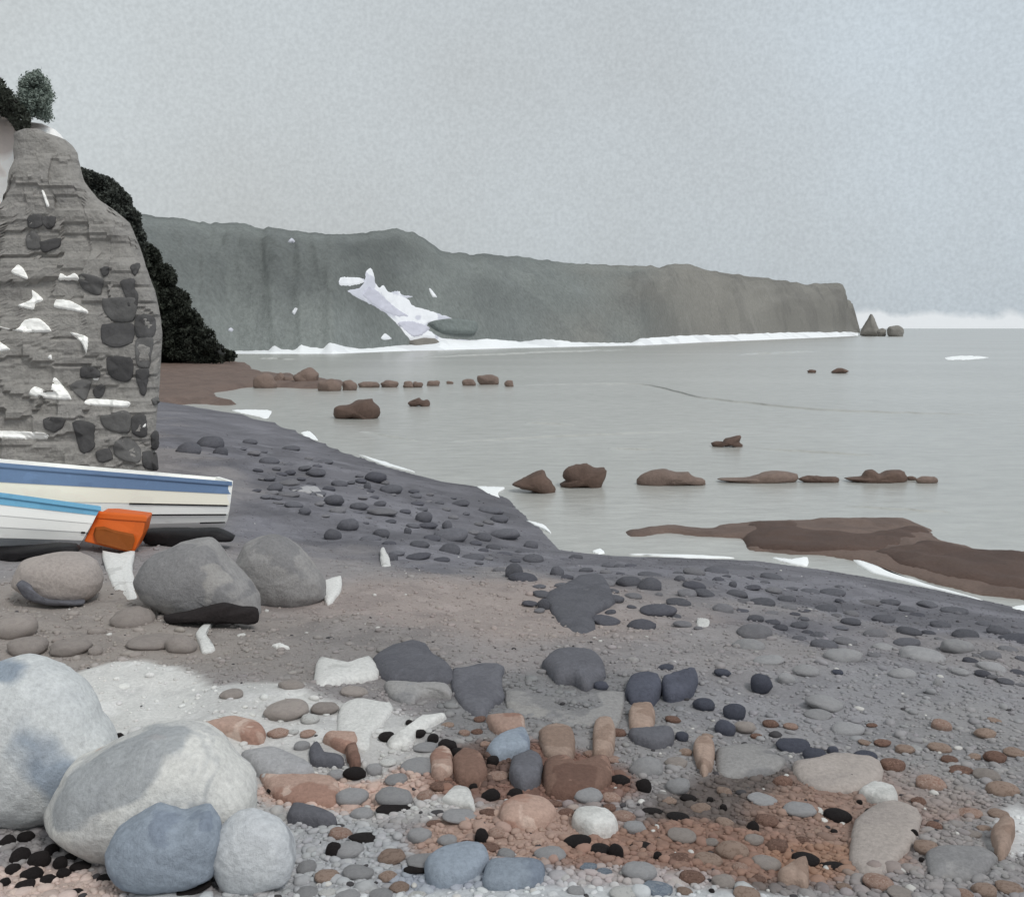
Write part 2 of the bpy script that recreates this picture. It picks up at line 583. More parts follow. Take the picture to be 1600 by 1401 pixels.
for k in range(NR):
    t = k / (NR - 1)
    s = np.interp(t, [0, 1], [0, 1])
    hz = np.interp(s, [a for a, _ in prof], [b for _, b in prof])
    pt = foot.copy()
    pt[:, :2] = foot[:, :2] + (ridge[:, :2] - foot[:, :2]) * s
    pt[:, 2] = foot[:, 2] + (ridge[:, 2] - foot[:, 2]) * hz
    q = np.stack([hx * .03, np.full_like(hx, t * 5), hx * 0], -1)
    amp = math.sin(math.pi * min(t * 1.0, 1)) * .9
    gul = fbm(q * np.array([1, .35, 1]), 4, 40) * amp
    pt[:, 0] += 0.0 * gul
    pt[:, 1] += gul * D0 * .014
    pt[:, 2] += fbm(q * 2.3, 3, 44) * amp * D0 * .004
    if k == 0:
        pt[:, 2] = -1.0
    rows.append(pt)
back = ridge.copy(); back[:, :2] *= 1.5; back[:, 2] = ridge[:, 2] * .95
rows.append(back)
back2 = back.copy(); back2[:, :2] *= 1.3; back2[:, 2] = -1
rows.append(back2)
HV = np.vstack(rows)
hl_me = mesh_fast('headland', HV, grid_faces(NC, NR + 2))
pxh = np.tile(hx, NR + 2); tv = np.repeat(np.linspace(0, 1, NR + 2), NC)
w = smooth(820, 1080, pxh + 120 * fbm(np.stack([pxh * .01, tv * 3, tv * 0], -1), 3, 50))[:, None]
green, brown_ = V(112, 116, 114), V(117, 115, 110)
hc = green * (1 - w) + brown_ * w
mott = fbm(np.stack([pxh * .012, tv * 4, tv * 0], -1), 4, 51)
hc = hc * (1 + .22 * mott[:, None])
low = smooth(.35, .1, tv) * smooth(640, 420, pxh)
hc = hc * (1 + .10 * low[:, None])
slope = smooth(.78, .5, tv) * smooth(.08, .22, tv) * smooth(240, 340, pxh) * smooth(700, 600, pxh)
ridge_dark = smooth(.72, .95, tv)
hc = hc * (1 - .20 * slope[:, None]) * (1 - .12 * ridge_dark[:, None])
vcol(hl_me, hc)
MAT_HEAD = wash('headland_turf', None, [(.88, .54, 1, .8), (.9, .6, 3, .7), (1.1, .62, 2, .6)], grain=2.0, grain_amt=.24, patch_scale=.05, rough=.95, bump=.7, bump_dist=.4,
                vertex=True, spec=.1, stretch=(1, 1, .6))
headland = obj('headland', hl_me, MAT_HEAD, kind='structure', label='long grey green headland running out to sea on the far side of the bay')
BV_HEAD = BVHTree.FromPolygons([tuple(v) for v in HV], [tuple(f) for f in grid_faces(NC, NR + 2).tolist()])

# pale strand at its foot
s0 = sea_pt(hx, by + 0.6)
s1 = at(hx, by - fu - 1.5, D0 * 1.016)
rows = [s0 + (s1 - s0) * t + np.stack([0 * hx, 0 * hx, np.full_like(hx, .02)], -1) for t in (-.2, 0, .35, .7, 1, 1.02)]
rows[0][:, 2] = -.4
st_me = mesh_fast('strand', np.vstack(rows), grid_faces(NC, 6))
MAT_STRAND = wash('pale_strand', V(212, 214, 215), [(.84, .55, 1, .8)], grain=1.2, grain_amt=.05, patch_scale=.12, rough=.9, bump=.1)
obj('strand', st_me, MAT_STRAND, kind='structure', label='narrow pale strand along the foot of the far headland')


def slab(poly, bvh, thick, name, mat, parent, npts=26, jit=.25, sink=None, inset=.86, **kw):
    """a raised piece with the given outline lying on a surface already built"""
    o2 = spline(poly, npts, jit)
    r = rays(o2[:, 0], o2[:, 1])
    org = Vector((0, 0, CAM_H))
    cen = o2.mean(0)
    P, Nn = [], Vector((0, 0, 0))
    rc = rays(*cen)
    hit = bvh.ray_cast(org, Vector(rc))
    dep = hit[0].y if hit[0] else None
    for q in r:
        h_ = bvh.ray_cast(org, Vector(q))
        if h_[0] is not None and (dep is None or abs(h_[0].y - dep) < .25 * dep):
            P.append(np.array(h_[0])); Nn += h_[1] if h_[1].y < 0 else -h_[1]
        else:
            P.append(np.array([0, 0, CAM_H]) + q * (dep or 15.0))
    P = np.array(P)
    nv = np.array(Nn.normalized()) if Nn.length > 0 else np.array([0, -1, 0])
    c = P.mean(0)
    t = thick
    ring = [P - nv * t, P + nv * t * .55, c + (P - c) * (.5 + inset / 2) + nv * t * .92, c + (P - c) * inset * .8 + nv * t * 1.05, c + (P - c) * .4 + nv * t * 1.1]
    ring = [g + (fbm(g * (2.5 / max(t, .02)) * .12, 2, 60)[:, None] * nv * t * .35 if k else 0) for k, g in enumerate(ring)]
    Vv = np.vstack(ring + [[c + nv * t * 1.1]])
    F = grid_faces(npts, 5, True).tolist()
    base = 4 * npts
    F = [tuple(f) for f in F] + [(base + i, base + (i + 1) % npts, 5 * npts) for i in range(npts)]
    me = mesh_np(name, Vv, F)
    return obj(name, me, mat, parent, **kw)


def drape(poly, bvh, thick, res, name, mat, parent=None, jit=.4, wobble=.5, **kw):
    """a layer of rock with a free outline, laid over a surface already built: full thickness inside, sunk along its edge"""
    W = spline(poly, max(60, 6 * len(poly)), jit)
    lo, hi = W.min(0) - 2 * res, W.max(0) + 2 * res
    xs = np.arange(lo[0], hi[0], res); ys = np.arange(lo[1], hi[1], res)
    XX, YY = np.meshgrid(xs, ys)
    x, y = XX.ravel(), YY.ravel()
    ins = np.zeros(x.shape, bool); dm = np.full(x.shape, 1e9)
    for i in range(len(W)):
        a, b = W[i], W[(i + 1) % len(W)]
        ins ^= ((a[1] > y) != (b[1] > y)) & (x < (b[0] - a[0]) * (y - a[1]) / (b[1] - a[1] + 1e-12) + a[0])
        d = b - a; t = np.clip(((x - a[0]) * d[0] + (y - a[1]) * d[1]) / (d @ d + 1e-12), 0, 1)
        dm = np.minimum(dm, np.hypot(a[0] + t * d[0] - x, a[1] + t * d[1] - y))
    sd = np.where(ins, dm, -dm)
    use = sd > -1.6 * res
    r = rays(x, y)
    org = Vector((0, 0, CAM_H))
    P = np.zeros((len(x), 3)); ok = np.zeros(len(x), bool)
    wob = fbm(np.stack([x * .16, y * .16, 0 * x], -1), 3, 33) + .5
    for i in np.where(use)[0]:
        h_ = bvh.ray_cast(org, Vector(r[i]))
        if h_[0] is not None:
            nv = Vector((0, -.85, .53))
            off = thick * min(1.0, max(-1.0, sd[i] / (1.6 * res))) * (1 + wobble * (wob[i] - .5))
            P[i] = np.array(h_[0]) + np.array(nv) * off; ok[i] = True
    F = grid_faces(len(xs), len(ys))
    F = F[ok[F].all(1)]
    if len(F):
        dep = P[F][..., 1]
        F = F[(dep.max(1) - dep.min(1)) < .08 * dep.mean(1)]
    idx = np.unique(F); mp_ = np.zeros(len(P), int); mp_[idx] = np.arange(len(idx))
    return obj(name, mesh_fast(name, P[idx], mp_[F]), mat, parent, **kw)


MAT_SCREE = wash('pale_scree', V(206, 207, 210), [(lin((176, 177, 186), KV), .5, 1, .9)], grain=1.0, grain_amt=.06, patch_scale=.16, rough=.9, bump=.2)
MAT_SCREE2 = wash('lilac_scree', V(176, 176, 186), [(.93, .55, 1, .7)], grain=1.0, grain_amt=.06, patch_scale=.16, rough=.9, bump=.2)
scree = empty('landslip', at(630, 500, 170), 'pale landslip of bare rock spilling down the middle of the far headland', 'landslip')
inv = -Vector(scree.location)


def rebase(o):
    o.location = inv_of(o.parent)


def inv_of(p):
    return -Vector(p.location)


for poly, mt in [([(543, 454), (560, 451), (570, 440), (572, 425), (579, 418), (584, 428), (586, 440), (592, 450), (600, 445), (606, 456), (618, 458), (636, 466), (645, 478), (660, 482), (685, 490), (708, 498), (690, 502), (668, 506), (668, 514),
                   (690, 528), (735, 532), (745, 546), (660, 548), (640, 530), (622, 508), (604, 490), (585, 478), (560, 466)], MAT_SCREE),
                 ([(529, 440), (534, 433), (562, 434), (572, 440), (552, 446), (532, 446)], MAT_SCREE),
                 ([(612, 456), (624, 455), (628, 461), (646, 463), (634, 466), (614, 464)], MAT_SCREE),
                 ([(566, 462), (576, 448), (590, 455), (606, 470), (625, 485), (640, 495), (620, 496), (600, 488), (580, 475)], MAT_SCREE2),
                 ([(620, 505), (645, 502), (672, 512), (660, 525), (645, 528)], MAT_SCREE2)]:
    o = drape(poly, BV_HEAD, .15 if mt is MAT_SCREE else .3, 1.0, 'scree', mt, scree)
    o.location = inv_of(scree)
for poly, lab in [([(450, 378), (456, 372), (461, 377), (458, 380)], 'small white rock scar high on the left of the far headland'),
                  ([(456, 488), (460, 482), (465, 482), (460, 492)], 'small white rock scar midway down the left of the far headland'),
                  ([(670, 452), (673, 451), (683, 464), (676, 464)], 'slim white rock scar right of the pale landslip'),
                  ([(356, 516), (361, 512), (365, 515), (362, 518)], 'tiny white rock scar low down beside the black scrub bluff'),
                  ([(595, 528), (602, 521), (612, 529), (600, 531)], 'white rock scar just above the strand left of the landslip')]:
    drape(poly, BV_HEAD, .25, .7, 'rock_scar', MAT_SCREE, None, .1, label=lab, cat='rock')
MAT_BROWNTURF = wash('brown_spur', V(116, 112, 106), [(.9, .5, 1, .8)], grain=1.0, grain_amt=.12, patch_scale=.2)
slab([(640, 533), (660, 528), (676, 530), (684, 540), (670, 546), (645, 545)], BV_HEAD, .9, 'rock_spur', MAT_BROWNTURF, None, 24, .2,
     label='low brown rock spur at the foot of the pale landslip', cat='rock')
slab([(668, 505), (700, 500), (740, 505), (740, 522), (690, 520)], BV_HEAD, .9, 'grass_shoulder', MAT_HEAD, None, 24, .2,
     label='grey green grassy shoulder beside the lower right of the landslip', cat='hillside').data.color_attributes.new('Col', 'FLOAT_COLOR', 'POINT')
_gs = bpy.data.objects['grass_shoulder'].data
_gs.color_attributes['Col'].data.foreach_set('color', np.tile(np.append(V(110, 116, 114), 1), len(_gs.vertices)).astype(np.float32))


# ------------------------------------------------------------------ rocks: builders
def blob_profile(poly, depth, thick, name, mat, n=40, rough_amp=.05, boxy=2.4, rings=15, seed=0, skirt=.0, **kw):
    """a rock whose outline towards the sea path is poly (photo pixels) standing at the given distance, with a real body behind and before it"""
    o2 = spline(poly, n)
    P = at(o2[:, 0], o2[:, 1], np.full(n, depth))
    c = P.mean(0)
    size = (P.max(0) - P.min(0))
    b_ = thick * max(size[0], size[2]) / 2
    R_ = []
    m_ = rings // 2
    for k in range(-m_, m_ + 1):
        ph = k / (m_ + .35) * math.pi / 2
        s = math.cos(ph) ** (2 / boxy)
        yy = math.copysign(abs(math.sin(ph)) ** (2 / boxy), ph) * b_
        q = c + (P - c) * s
        q[:, 1] = depth + yy
        q[:, 0] += yy * (c[0] / depth) * .5
        R_.append(q)
    Vv = np.vstack(R_)
    L = max(size)
    dirv = Vv - c
    dirv /= np.maximum(np.linalg.norm(dirv, axis=1, keepdims=True), 1e-6)
    nz = fbm(Vv * (3.2 / L) + seed * 5.7, 4, seed) * rough_amp * L
    face = cell(Vv * (4.0 / L) + seed * 3.3, seed) * rough_amp * .25 * L
    fine = fbm(Vv * (14.0 / L) + seed, 3, seed + 2) * rough_amp * .22 * L
    Vv = Vv + dirv * (nz + face * .5 + fine)[:, None]
    nr = 2 * m_ + 1
    F = [tuple(f) for f in grid_faces(n, nr, True).tolist()]
    Vv = np.vstack([Vv, [Vv[:n].mean(0)], [Vv[-n:].mean(0)]])
    a = len(Vv) - 2
    F += [(a, (i + 1) % n, i) for i in range(n)] + [(a + 1, (nr - 1) * n + i, (nr - 1) * n + (i + 1) % n) for i in range(n)]
    org = Vector((c[0], depth, P[:, 2].min()))
    me = mesh_np(name, Vv - np.array(org), F)
    o = obj(name, me, mat, None, **kw)
    o.location = org
    return o


def boulder(poly, name, mat, thick=.8, push=.45, **kw):
    p = np.array(poly, float)
    k = p[:, 1].argmax()
    g = ground([p[:, 0].mean()], [p[k, 1] - .06 * np.ptp(p[:, 1])])[0]
    w = np.ptp(p[:, 0]) * g[1] / FOC
    return blob_profile(poly, g[1] + push * thick * w / 2, thick, name, mat, n=84, rings=33, **kw)


_zc = {}


def flat_stone(poly, h, name, mat, n=26, jit=.4, seed=0, **kw):
    """a stone lying on the beach with the given outline"""
    o2 = spline(poly, n, jit)
    P = ground(o2[:, 0], o2[:, 1])
    c = P.mean(0)
    P[:, 2] = P[:, 2] * .5 + c[2] * .5
    prof_ = [(1.0, -.6), (1.02, .15), (.98, .55), (.88, .85), (.68, 1.0), (.38, 1.06)]
    R_ = []
    for s, z in prof_:
        q = c + (P - c) * s
        q[:, 2] += z * h * (1 + .25 * fbm(q * 6 + seed, 2, seed + 3))
        R_.append(q)
    Vv = np.vstack(R_ + [[c + np.array([0, 0, 1.07 * h])]])
    F = [tuple(f) for f in grid_faces(n, len(prof_), True).tolist()]
    b0 = (len(prof_) - 1) * n
    F += [(b0 + i, b0 + (i + 1) % n, len(Vv) - 1) for i in range(n)]
    me = mesh_np(name, Vv - c, F)
    o = obj(name, me, mat, None, **kw)
    o.location = c
    return o


bm0 = bmesh.new(); bmesh.ops.create_icosphere(bm0, subdivisions=3, radius=1)
ICO3 = np.array([v.co[:] for v in bm0.verts]); ICO3F = np.array([[v.index for v in f.verts] for f in bm0.faces]); bm0.free()
bm0 = bmesh.new(); bmesh.ops.create_icosphere(bm0, subdivisions=2, radius=1)
ICO2 = np.array([v.co[:] for v in bm0.verts]); ICO2F = np.array([[v.index for v in f.verts] for f in bm0.faces]); bm0.free()
bm0 = bmesh.new(); bmesh.ops.create_icosphere(bm0, subdivisions=1, radius=1)
ICO1 = np.array([v.co[:] for v in bm0.verts]); ICO1F = np.array([[v.index for v in f.verts] for f in bm0.faces]); bm0.free()


def lump(base, k, amp=.22):
    p = np.sign(base) * np.abs(base) ** .85
    p = p / np.linalg.norm(p, axis=1, keepdims=True)
    return p * (1 + amp * fbm(p * 1.1 + k * 9.1, 3, 70 + k))[:, None]


LUMPS = [lump(ICO3, k) for k in range(8)]
_pm = {}


def pebble_mesh(k, mat):
    key = (k, mat.name)
    if key not in _pm:
        me = mesh_fast('pebble', LUMPS[k], ICO3F)
        me.materials.append(mat)
        _pm[key] = me
    return _pm[key]


def pebble(cx, cy, rx, ry, mat, name='pebble', yaw=None, **kw):
    g = ground([cx], [cy + .25 * ry])[0]
    dist = math.hypot(g[0], g[1])
    s = g[1] / FOC / cp
    th = math.atan2(CAM_H - g[2], dist)
    a = rx * s
    hh = ry * s
    by_ = min(a * .85, hh / math.sin(th) * .85)
    rz = math.sqrt(max(hh ** 2 - (by_ * math.sin(th)) ** 2, (.25 * hh) ** 2)) / math.cos(th)
    rz = min(rz, a * 1.2)
    lift = .42 * rz
    t = 1 - lift / max(CAM_H - g[2], .2)
    pos = np.array([0, 0, CAM_H]) + (g - np.array([0, 0, CAM_H])) * t
    o = bpy.data.objects.new(name, pebble_mesh(random.randrange(8), mat))
    col.objects.link(o)
    o.location = pos
    o.scale = (a, by_, rz)
    yw = random.uniform(-.25, .25) if yaw is None else yaw
    o.rotation_euler = (random.uniform(-.08, .08), random.uniform(-.12, .12), -math.atan2(g[0], g[1]) + yw + (math.pi if random.random() < .5 else 0))
    for k, v in kw.items():
        o['category' if k == 'cat' else k] = v
    return o


# ------------------------------------------------------------------ rocks standing in the sea
MAT_REEF = wash('brown_reef', H(108, 92, 84), [(.84, .52, 1, .8), (1.14, .6, 2.0, .6), (.8, .62, 4, .6)], grain=24, grain_amt=.16, patch_scale=.9, rough=.75, bump=.6, bump_dist=.03)
MAT_REEF2 = wash('dark_brown_reef', H(86, 70, 63), [(.86, .52, 1, .8), (1.14, .6, 2.0, .6)], grain=24, grain_amt=.18, patch_scale=1.2, rough=.75, bump=.7, bump_dist=.03)
MAT_SEAROCK = wash('brown_sea_rock', V(90, 74, 66), [(.82, .52, 1, .8), (1.15, .6, 2, .6), (.78, .62, 4, .6)], grain=16, grain_amt=.16, patch_scale=1.2, rough=.75, bump=.6, bump_dist=.04)
MAT_SEAROCK2 = wash('pale_brown_sea_rock', V(110, 95, 87), [(.86, .52, 1, .8), (1.1, .6, 2, .6)], grain=14, grain_amt=.16, patch_scale=1.0, rough=.75, bump=.6, bump_dist=.04)
MAT_STACK = wash('far_stack_rock', V(122, 119, 114), [(.86, .5, 1, .8)], grain=.8, grain_amt=.14, patch_scale=.2, rough=.9)


def reef(polys, name, mat, h, label, cat='reef', tiers=()):
    """a flat rock shelf: a height field that dips under the water along its outline"""
    def build(poly, h0, z0, res):
        o2 = spline(poly, 120)
        W = sea_pt(o2[:, 0], o2[:, 1])[:, :2]
        lo, hi = W.min(0) - .3, W.max(0) + .3
        nx = min(int((hi[0] - lo[0]) / res[0]) + 2, 420); ny = min(int((hi[1] - lo[1]) / res[1]) + 2, 300)
        XX, YY = np.meshgrid(np.linspace(lo[0], hi[0], nx), np.linspace(lo[1], hi[1], ny))
        x, y = XX.ravel(), YY.ravel()
        inside = np.zeros(x.shape, bool); dm = np.full(x.shape, 1e9)
        for i in range(len(W)):
            a, b = W[i], W[(i + 1) % len(W)]
            cond = ((a[1] > y) != (b[1] > y)) & (x < (b[0] - a[0]) * (y - a[1]) / (b[1] - a[1] + 1e-12) + a[0])
            inside ^= cond
            d = b - a; t = np.clip(((x - a[0]) * d[0] + (y - a[1]) * d[1]) / (d @ d + 1e-12), 0, 1)
            dm = np.minimum(dm, np.hypot(a[0] + t * d[0] - x, a[1] + t * d[1] - y))
        sd = np.where(inside, dm, -dm)
        sc = math.sqrt(max(W[:, 1].mean(), 5) / 15)
        p = np.stack([x, y, 0 * x], -1)
        sd = sd + .16 * sc * fbm(p * 2.0 / sc, 4, 81)
        z = z0 + np.where(sd > 0, h0 * (1 - np.exp(-sd / (.12 * sc))), np.maximum(sd * 1.2, -.35))
        z = z + np.where(sd > 0, .7 * h0 * fbm(p * 2.6 / sc, 5, 83) * np.clip(sd / .2, 0, 1), 0)
        F = grid_faces(nx, ny)
        keep = (sd.reshape(ny, nx) > -.45)
        kf = keep[:-1, :-1] | keep[1:, 1:]
        F = F[kf.ravel()]
        return np.stack([x, y, z], -1), F
    d = sea_pt(*np.array(polys, float).T)[:, 1].mean()
    res = (.05 * d / 14, .06 * d / 14 * (1 + d / 20))
    v, f = build(polys, h, 0.0, res)
    o = obj(name, mesh_fast(name, v, f), mat, None, label, cat)
    for tp in tiers:
        v, f = build(tp, h * .9, h * .75, res)
        obj('upper_shelf', mesh_fast('upper_shelf', v, f), MAT_REEF2, o)
    return o


reef([(982, 831), (1050, 822), (1120, 827), (1135, 819), (1330, 810), (1420, 811), (1455, 828), (1467, 847), (1580, 865), (1640, 862), (1760, 890),
      (1760, 980), (1620, 944), (1540, 932), (1480, 917), (1430, 903), (1395, 890), (1360, 884), (1300, 870), (1250, 865), (1185, 862), (1163, 857), (1168, 842),
      (1100, 838), (1040, 834), (984, 838)], 'reef', MAT_REEF, .07,
     'large flat brown reef lying in shallow water by the right hand shore',
     tiers=[[(1172, 824), (1240, 822), (1262, 832), (1330, 840), (1420, 828), (1448, 832), (1420, 848), (1370, 866), (1290, 866), (1172, 855)],
            [(1370, 868), (1440, 852), (1520, 862), (1610, 872), (1620, 932), (1500, 912), (1420, 890)]])
reef([(200, 560), (262, 558), (330, 566), (385, 569), (396, 581), (450, 588), (500, 594), (545, 601), (500, 607), (440, 606), (400, 604), (370, 608), (335, 614), (345, 622), (372, 634), (330, 632), (280, 632), (200, 640)],
     'reef', MAT_REEF, .25, 'brown reef between the cliff corner and the row of small rocks')
_row = [(395, 432, 585, 613), (428, 446, 583, 607), (440, 464, 588, 604), (459, 500, 577, 610), (497, 535, 592, 617), (534, 558, 594, 613), (560, 592, 596, 608), (594, 624, 594, 608),
        (630, 646, 595, 608), (644, 661, 596, 607), (667, 687, 594, 605), (697, 709, 595, 601), (722, 744, 592, 606), (744, 781, 585, 604), (788, 803, 594, 606)]
ORD = ['first', 'second', 'third', 'fourth', 'fifth', 'sixth', 'seventh', 'eighth', 'ninth', 'tenth', 'eleventh', 'twelfth', 'thirteenth', 'fourteenth', 'fifteenth', 'sixteenth']


def rock_poly(x0, x1, y0, y1, seed):
    r = random.Random(seed)
    n = 13
    out = []
    for i in range(n):
        a = 2 * math.pi * i / n
        k = 1 + r.uniform(-.16, .12)
        cx, cy = (x0 + x1) / 2, (y0 + y1) / 2
        ca, sa = math.cos(a), math.sin(a)
        ex = math.copysign(abs(ca) ** .8, ca); ey = math.copysign(abs(sa) ** .8, sa)
        out.append((cx + ex * (x1 - x0) / 2 * k, cy + ey * (y1 - y0) / 2 * k))
    return out


def sea_rock(poly, mat, label, thick=.7, seed=1, group=None):
    p = np.array(poly, float)
    yb = p[:, 1].max()
    d = sea_pt(p[:, 0].mean(), np.array(yb - .22 * np.ptp(p[:, 1])))[1]
    return blob_profile(poly, d, thick, 'sea_rock', mat, n=36, rough_amp=.07, seed=seed, label=label, cat='rock', group=group)


for i, (x0, x1, y0, y1) in enumerate(_row):
    sea_rock(rock_poly(x0, x1, y0, y1, i), MAT_SEAROCK2, 'small brown rock, %s from the left in the long far row' % ORD[i], seed=i, group='row of small brown rocks across the bay')
sea_rock([(519, 648), (522, 636), (545, 632), (560, 626), (580, 624), (584, 630), (593, 636), (592, 650), (586, 655), (580, 661), (568, 656), (550, 653), (530, 656)], MAT_SEAROCK,
         'dark brown rock alone in the water before the long far row', seed=21)
sea_rock([(638, 630), (645, 624), (655, 621), (660, 626), (668, 624), (672, 632), (666, 638), (655, 633), (645, 637)], MAT_SEAROCK, 'small two humped brown rock right of the lone dark rock', seed=22)
sea_rock([(800, 757), (818, 745), (835, 738), (849, 735), (853, 742), (866, 758), (870, 767), (862, 777), (845, 772), (830, 766), (815, 763)], MAT_SEAROCK,
         'brown rock with sloping left side, nearest the shingle point', seed=23)
sea_rock([(874, 756), (885, 750), (878, 744), (885, 733), (905, 726), (916, 722), (930, 732), (945, 731), (946, 745), (940, 760), (932, 770), (922, 763), (900, 761), (880, 764)], MAT_SEAROCK,
         'tallest brown rock, just right of the sloping one off the point', seed=24)
sea_rock([(996, 755), (1000, 740), (1020, 733), (1040, 734), (1052, 740), (1075, 738), (1082, 746), (1102, 748), (1100, 757), (1075, 756), (1040, 761), (1015, 763)], MAT_SEAROCK2,
         'low pale brown rock tapering to the right, in mid water', seed=25, thick=.35)
sea_rock([(1120, 748), (1140, 748), (1170, 746), (1195, 738), (1215, 736), (1245, 741), (1248, 752), (1220, 755), (1170, 757), (1140, 752)], MAT_SEAROCK2,
         'long low faded brown rock right of the tapering rock', seed=26, thick=.3)
sea_rock([(1246, 748), (1262, 742), (1285, 744), (1310, 745), (1311, 753), (1290, 756), (1260, 755)], MAT_SEAROCK, 'flat dark brown rock at the end of the faded low rock', seed=27, thick=.35)
sea_rock([(1320, 747), (1342, 745), (1352, 734), (1365, 733), (1376, 741), (1390, 734), (1410, 735), (1417, 748), (1412, 755), (1370, 757), (1340, 754)], MAT_SEAROCK,
         'twin humped brown rock near the right end of the near row', seed=28, thick=.4)
sea_rock(rock_poly(1416, 1432, 744, 751, 5), MAT_SEAROCK, 'tiny brown rock between the twin humped rock and the last', seed=29)
sea_rock(rock_poly(1431, 1465, 745, 757, 6), MAT_SEAROCK2, 'small oval brown rock ending the near row on the right', seed=30, thick=.5)
sea_rock([(1112, 692), (1120, 689), (1126, 694), (1135, 685), (1150, 681), (1157, 681), (1155, 690), (1161, 695), (1156, 702), (1145, 696), (1130, 696), (1118, 701)], MAT_SEAROCK,
         'jagged small brown rock alone in the middle of the bay', seed=31, thick=.5)
sea_rock(rock_poly(1261, 1276, 577, 584, 7), MAT_SEAROCK, 'tiny far rock, left of a distant pair below the headland tip', seed=32)
sea_rock([(1298, 582), (1306, 576), (1316, 575), (1326, 580), (1312, 585)], MAT_SEAROCK, 'tiny far rock, right of a distant pair below the headland tip', seed=33)
blob_profile([(1344, 524), (1350, 508), (1356, 498), (1361, 490), (1367, 500), (1372, 512), (1373, 526)], 430, .8, 'sea_stack', MAT_STACK, rough_amp=.04, seed=3,
             label='pointed sea stack off the tip of the headland', cat='sea stack')
blob_profile(rock_poly(1370, 1385, 513, 527, 3), 420, .8, 'sea_rock', MAT_STACK, seed=4, label='little grey rock between the pointed stack and the round one', cat='rock')
blob_profile(rock_poly(1387, 1414, 508, 530, 4), 415, .8, 'sea_stack', MAT_STACK, seed=5, label='round topped sea stack furthest out from the headland', cat='sea stack')

# foam: thin raised lips of white water
MAT_FOAM = wash('foam', H(236, 238, 238), [(.93, .58, 1, .6)], grain=40, grain_amt=.05, patch_scale=4, rough=.7, bump=.5, bump_dist=.01)


def foam(poly, label, kind_group='foam patches along the waterline', h=.02):
    o2 = spline(poly, 36, .25)
    P = sea_pt(o2[:, 0], o2[:, 1])
    c = P.mean(0)
    R_ = []
    for s, z in ((1.0, -.02), (.97, .6 * h), (.85, h), (.5, h * 1.1)):
        q = c + (P - c) * s
        q[:, 2] = z
        R_.append(q)
    q = c.copy(); q[2] = h * 1.1
    Vv = np.vstack(R_ + [[q]])
    F = [tuple(f) for f in grid_faces(36, 4, True).tolist()] + [(108 + i, 108 + (i + 1) % 36, 144) for i in range(36)]
    return obj('foam_patch', mesh_np('foam_patch', Vv, F), MAT_FOAM, None, label, 'foam', kind_group)


foam([(745, 760), (790, 762), (778, 770), (783, 784), (768, 778), (755, 768)], 'white foam in the notch of the shingle point by two rocks')
foam([(822, 814), (838, 817), (852, 822), (862, 834), (846, 826)], 'slim curved foam streak on the steep side of the shingle point')
foam([(470, 676), (484, 674), (497, 688), (478, 684)], 'small foam patch on the far shingle edge')
foam([(362, 641), (400, 640), (425, 642), (418, 654), (398, 650), (380, 646)], 'white foam spreading off the shore below the left reef')
foam([(1205, 872), (1235, 875), (1262, 871), (1262, 885), (1235, 881)], 'white foam patch between the big reef and the shingle')
foam([(1580, 950), (1600, 946), (1612, 958), (1600, 966), (1586, 960)], 'white foam patch at the right hand edge of the shore')
foam([(980, 866), (1080, 868), (1150, 872), (1080, 872)], 'long thin foam line along the straight shingle edge')
foam([(560, 710), (600, 722), (650, 738), (600, 727)], 'thin foam line along the far shingle bank')
foam([(925, 862), (938, 858), (945, 864), (935, 866)], 'tiny foam fleck at the corner of the shingle point')
foam([(1475, 559), (1500, 556), (1530, 557), (1546, 559), (1510, 562), (1480, 562)], 'white streak of foam far out to the right', None, h=.05)
foam([(1320, 866), (1360, 886), (1430, 908), (1500, 930), (1540, 940), (1440, 916), (1360, 894)], 'thin pale foam between the shingle and the big reef')

# ------------------------------------------------------------------ cliff at the left
CD = 14.9
right_px = [(60, 207), (90, 216), (104, 228), (112, 240), (117, 260), (125, 285), (148, 313), (175, 331), (198, 350), (212, 382), (226, 420), (240, 455), (249, 490), (254, 522), (253, 560),
            (252, 600), (250, 640), (248, 700), (247, 735), (247, 800), (247, 900)]
left_px = [(45, 205), (24, 210), (22, 235), (25, 258), (20, 272), (16, 300), (10, 314), (0, 327), (-40, 345), (-120, 372), (-300, 420), (-560, 480), (-900, 540)]
YS = CD + .7
rp_ = at([p[0] for p in right_px], [p[1] for p in right_px], np.full(len(right_px), YS))
lp_ = at([p[0] for p in left_px], [p[1] for p in left_px], np.full(len(left_px), YS))
z_ledge = lp_[-1][2]
z_top = rp_[0][2] + .02


def resample(path, n):
    path = np.array(path)
    t = np.concatenate([[0], np.cumsum(np.linalg.norm(np.diff(path, axis=0), axis=1))])
    q = np.linspace(0, t[-1], n)
    return np.stack([np.interp(q, t, path[:, k]) for k in range(2)], -1)


def rock_disp(flat, top):
    cen = np.stack([np.full(len(flat), -9.0), np.full(len(flat), CD + 5), flat[:, 2]], -1)
    dv = flat - cen; dv /= np.linalg.norm(dv, axis=1, keepdims=True)
    warp = flat + .25 * np.stack([fbm(flat * 1.1, 3, 91), fbm(flat * 1.1, 3, 92), fbm(flat * 1.1, 3, 93)], -1)
    bl = cell(warp * np.array([.8, .8, 2.6]), 94) * .055 + cell(warp * np.array([2.4, 2.4, 4.2]), 95) * .04 + cell(warp * np.array([.01, .01, 3.1]), 98) * .02
    disp = .09 * fbm(flat * .7, 4, 96) + bl + .035 * fbm(flat * 5, 3, 97)
    fade = smooth(top, top - .8, flat[:, 2])[:, None] * .7 + .3
    return flat + np.stack([dv[:, 0] * .3, dv[:, 1], dv[:, 2]], -1) * (disp[:, None] * fade)


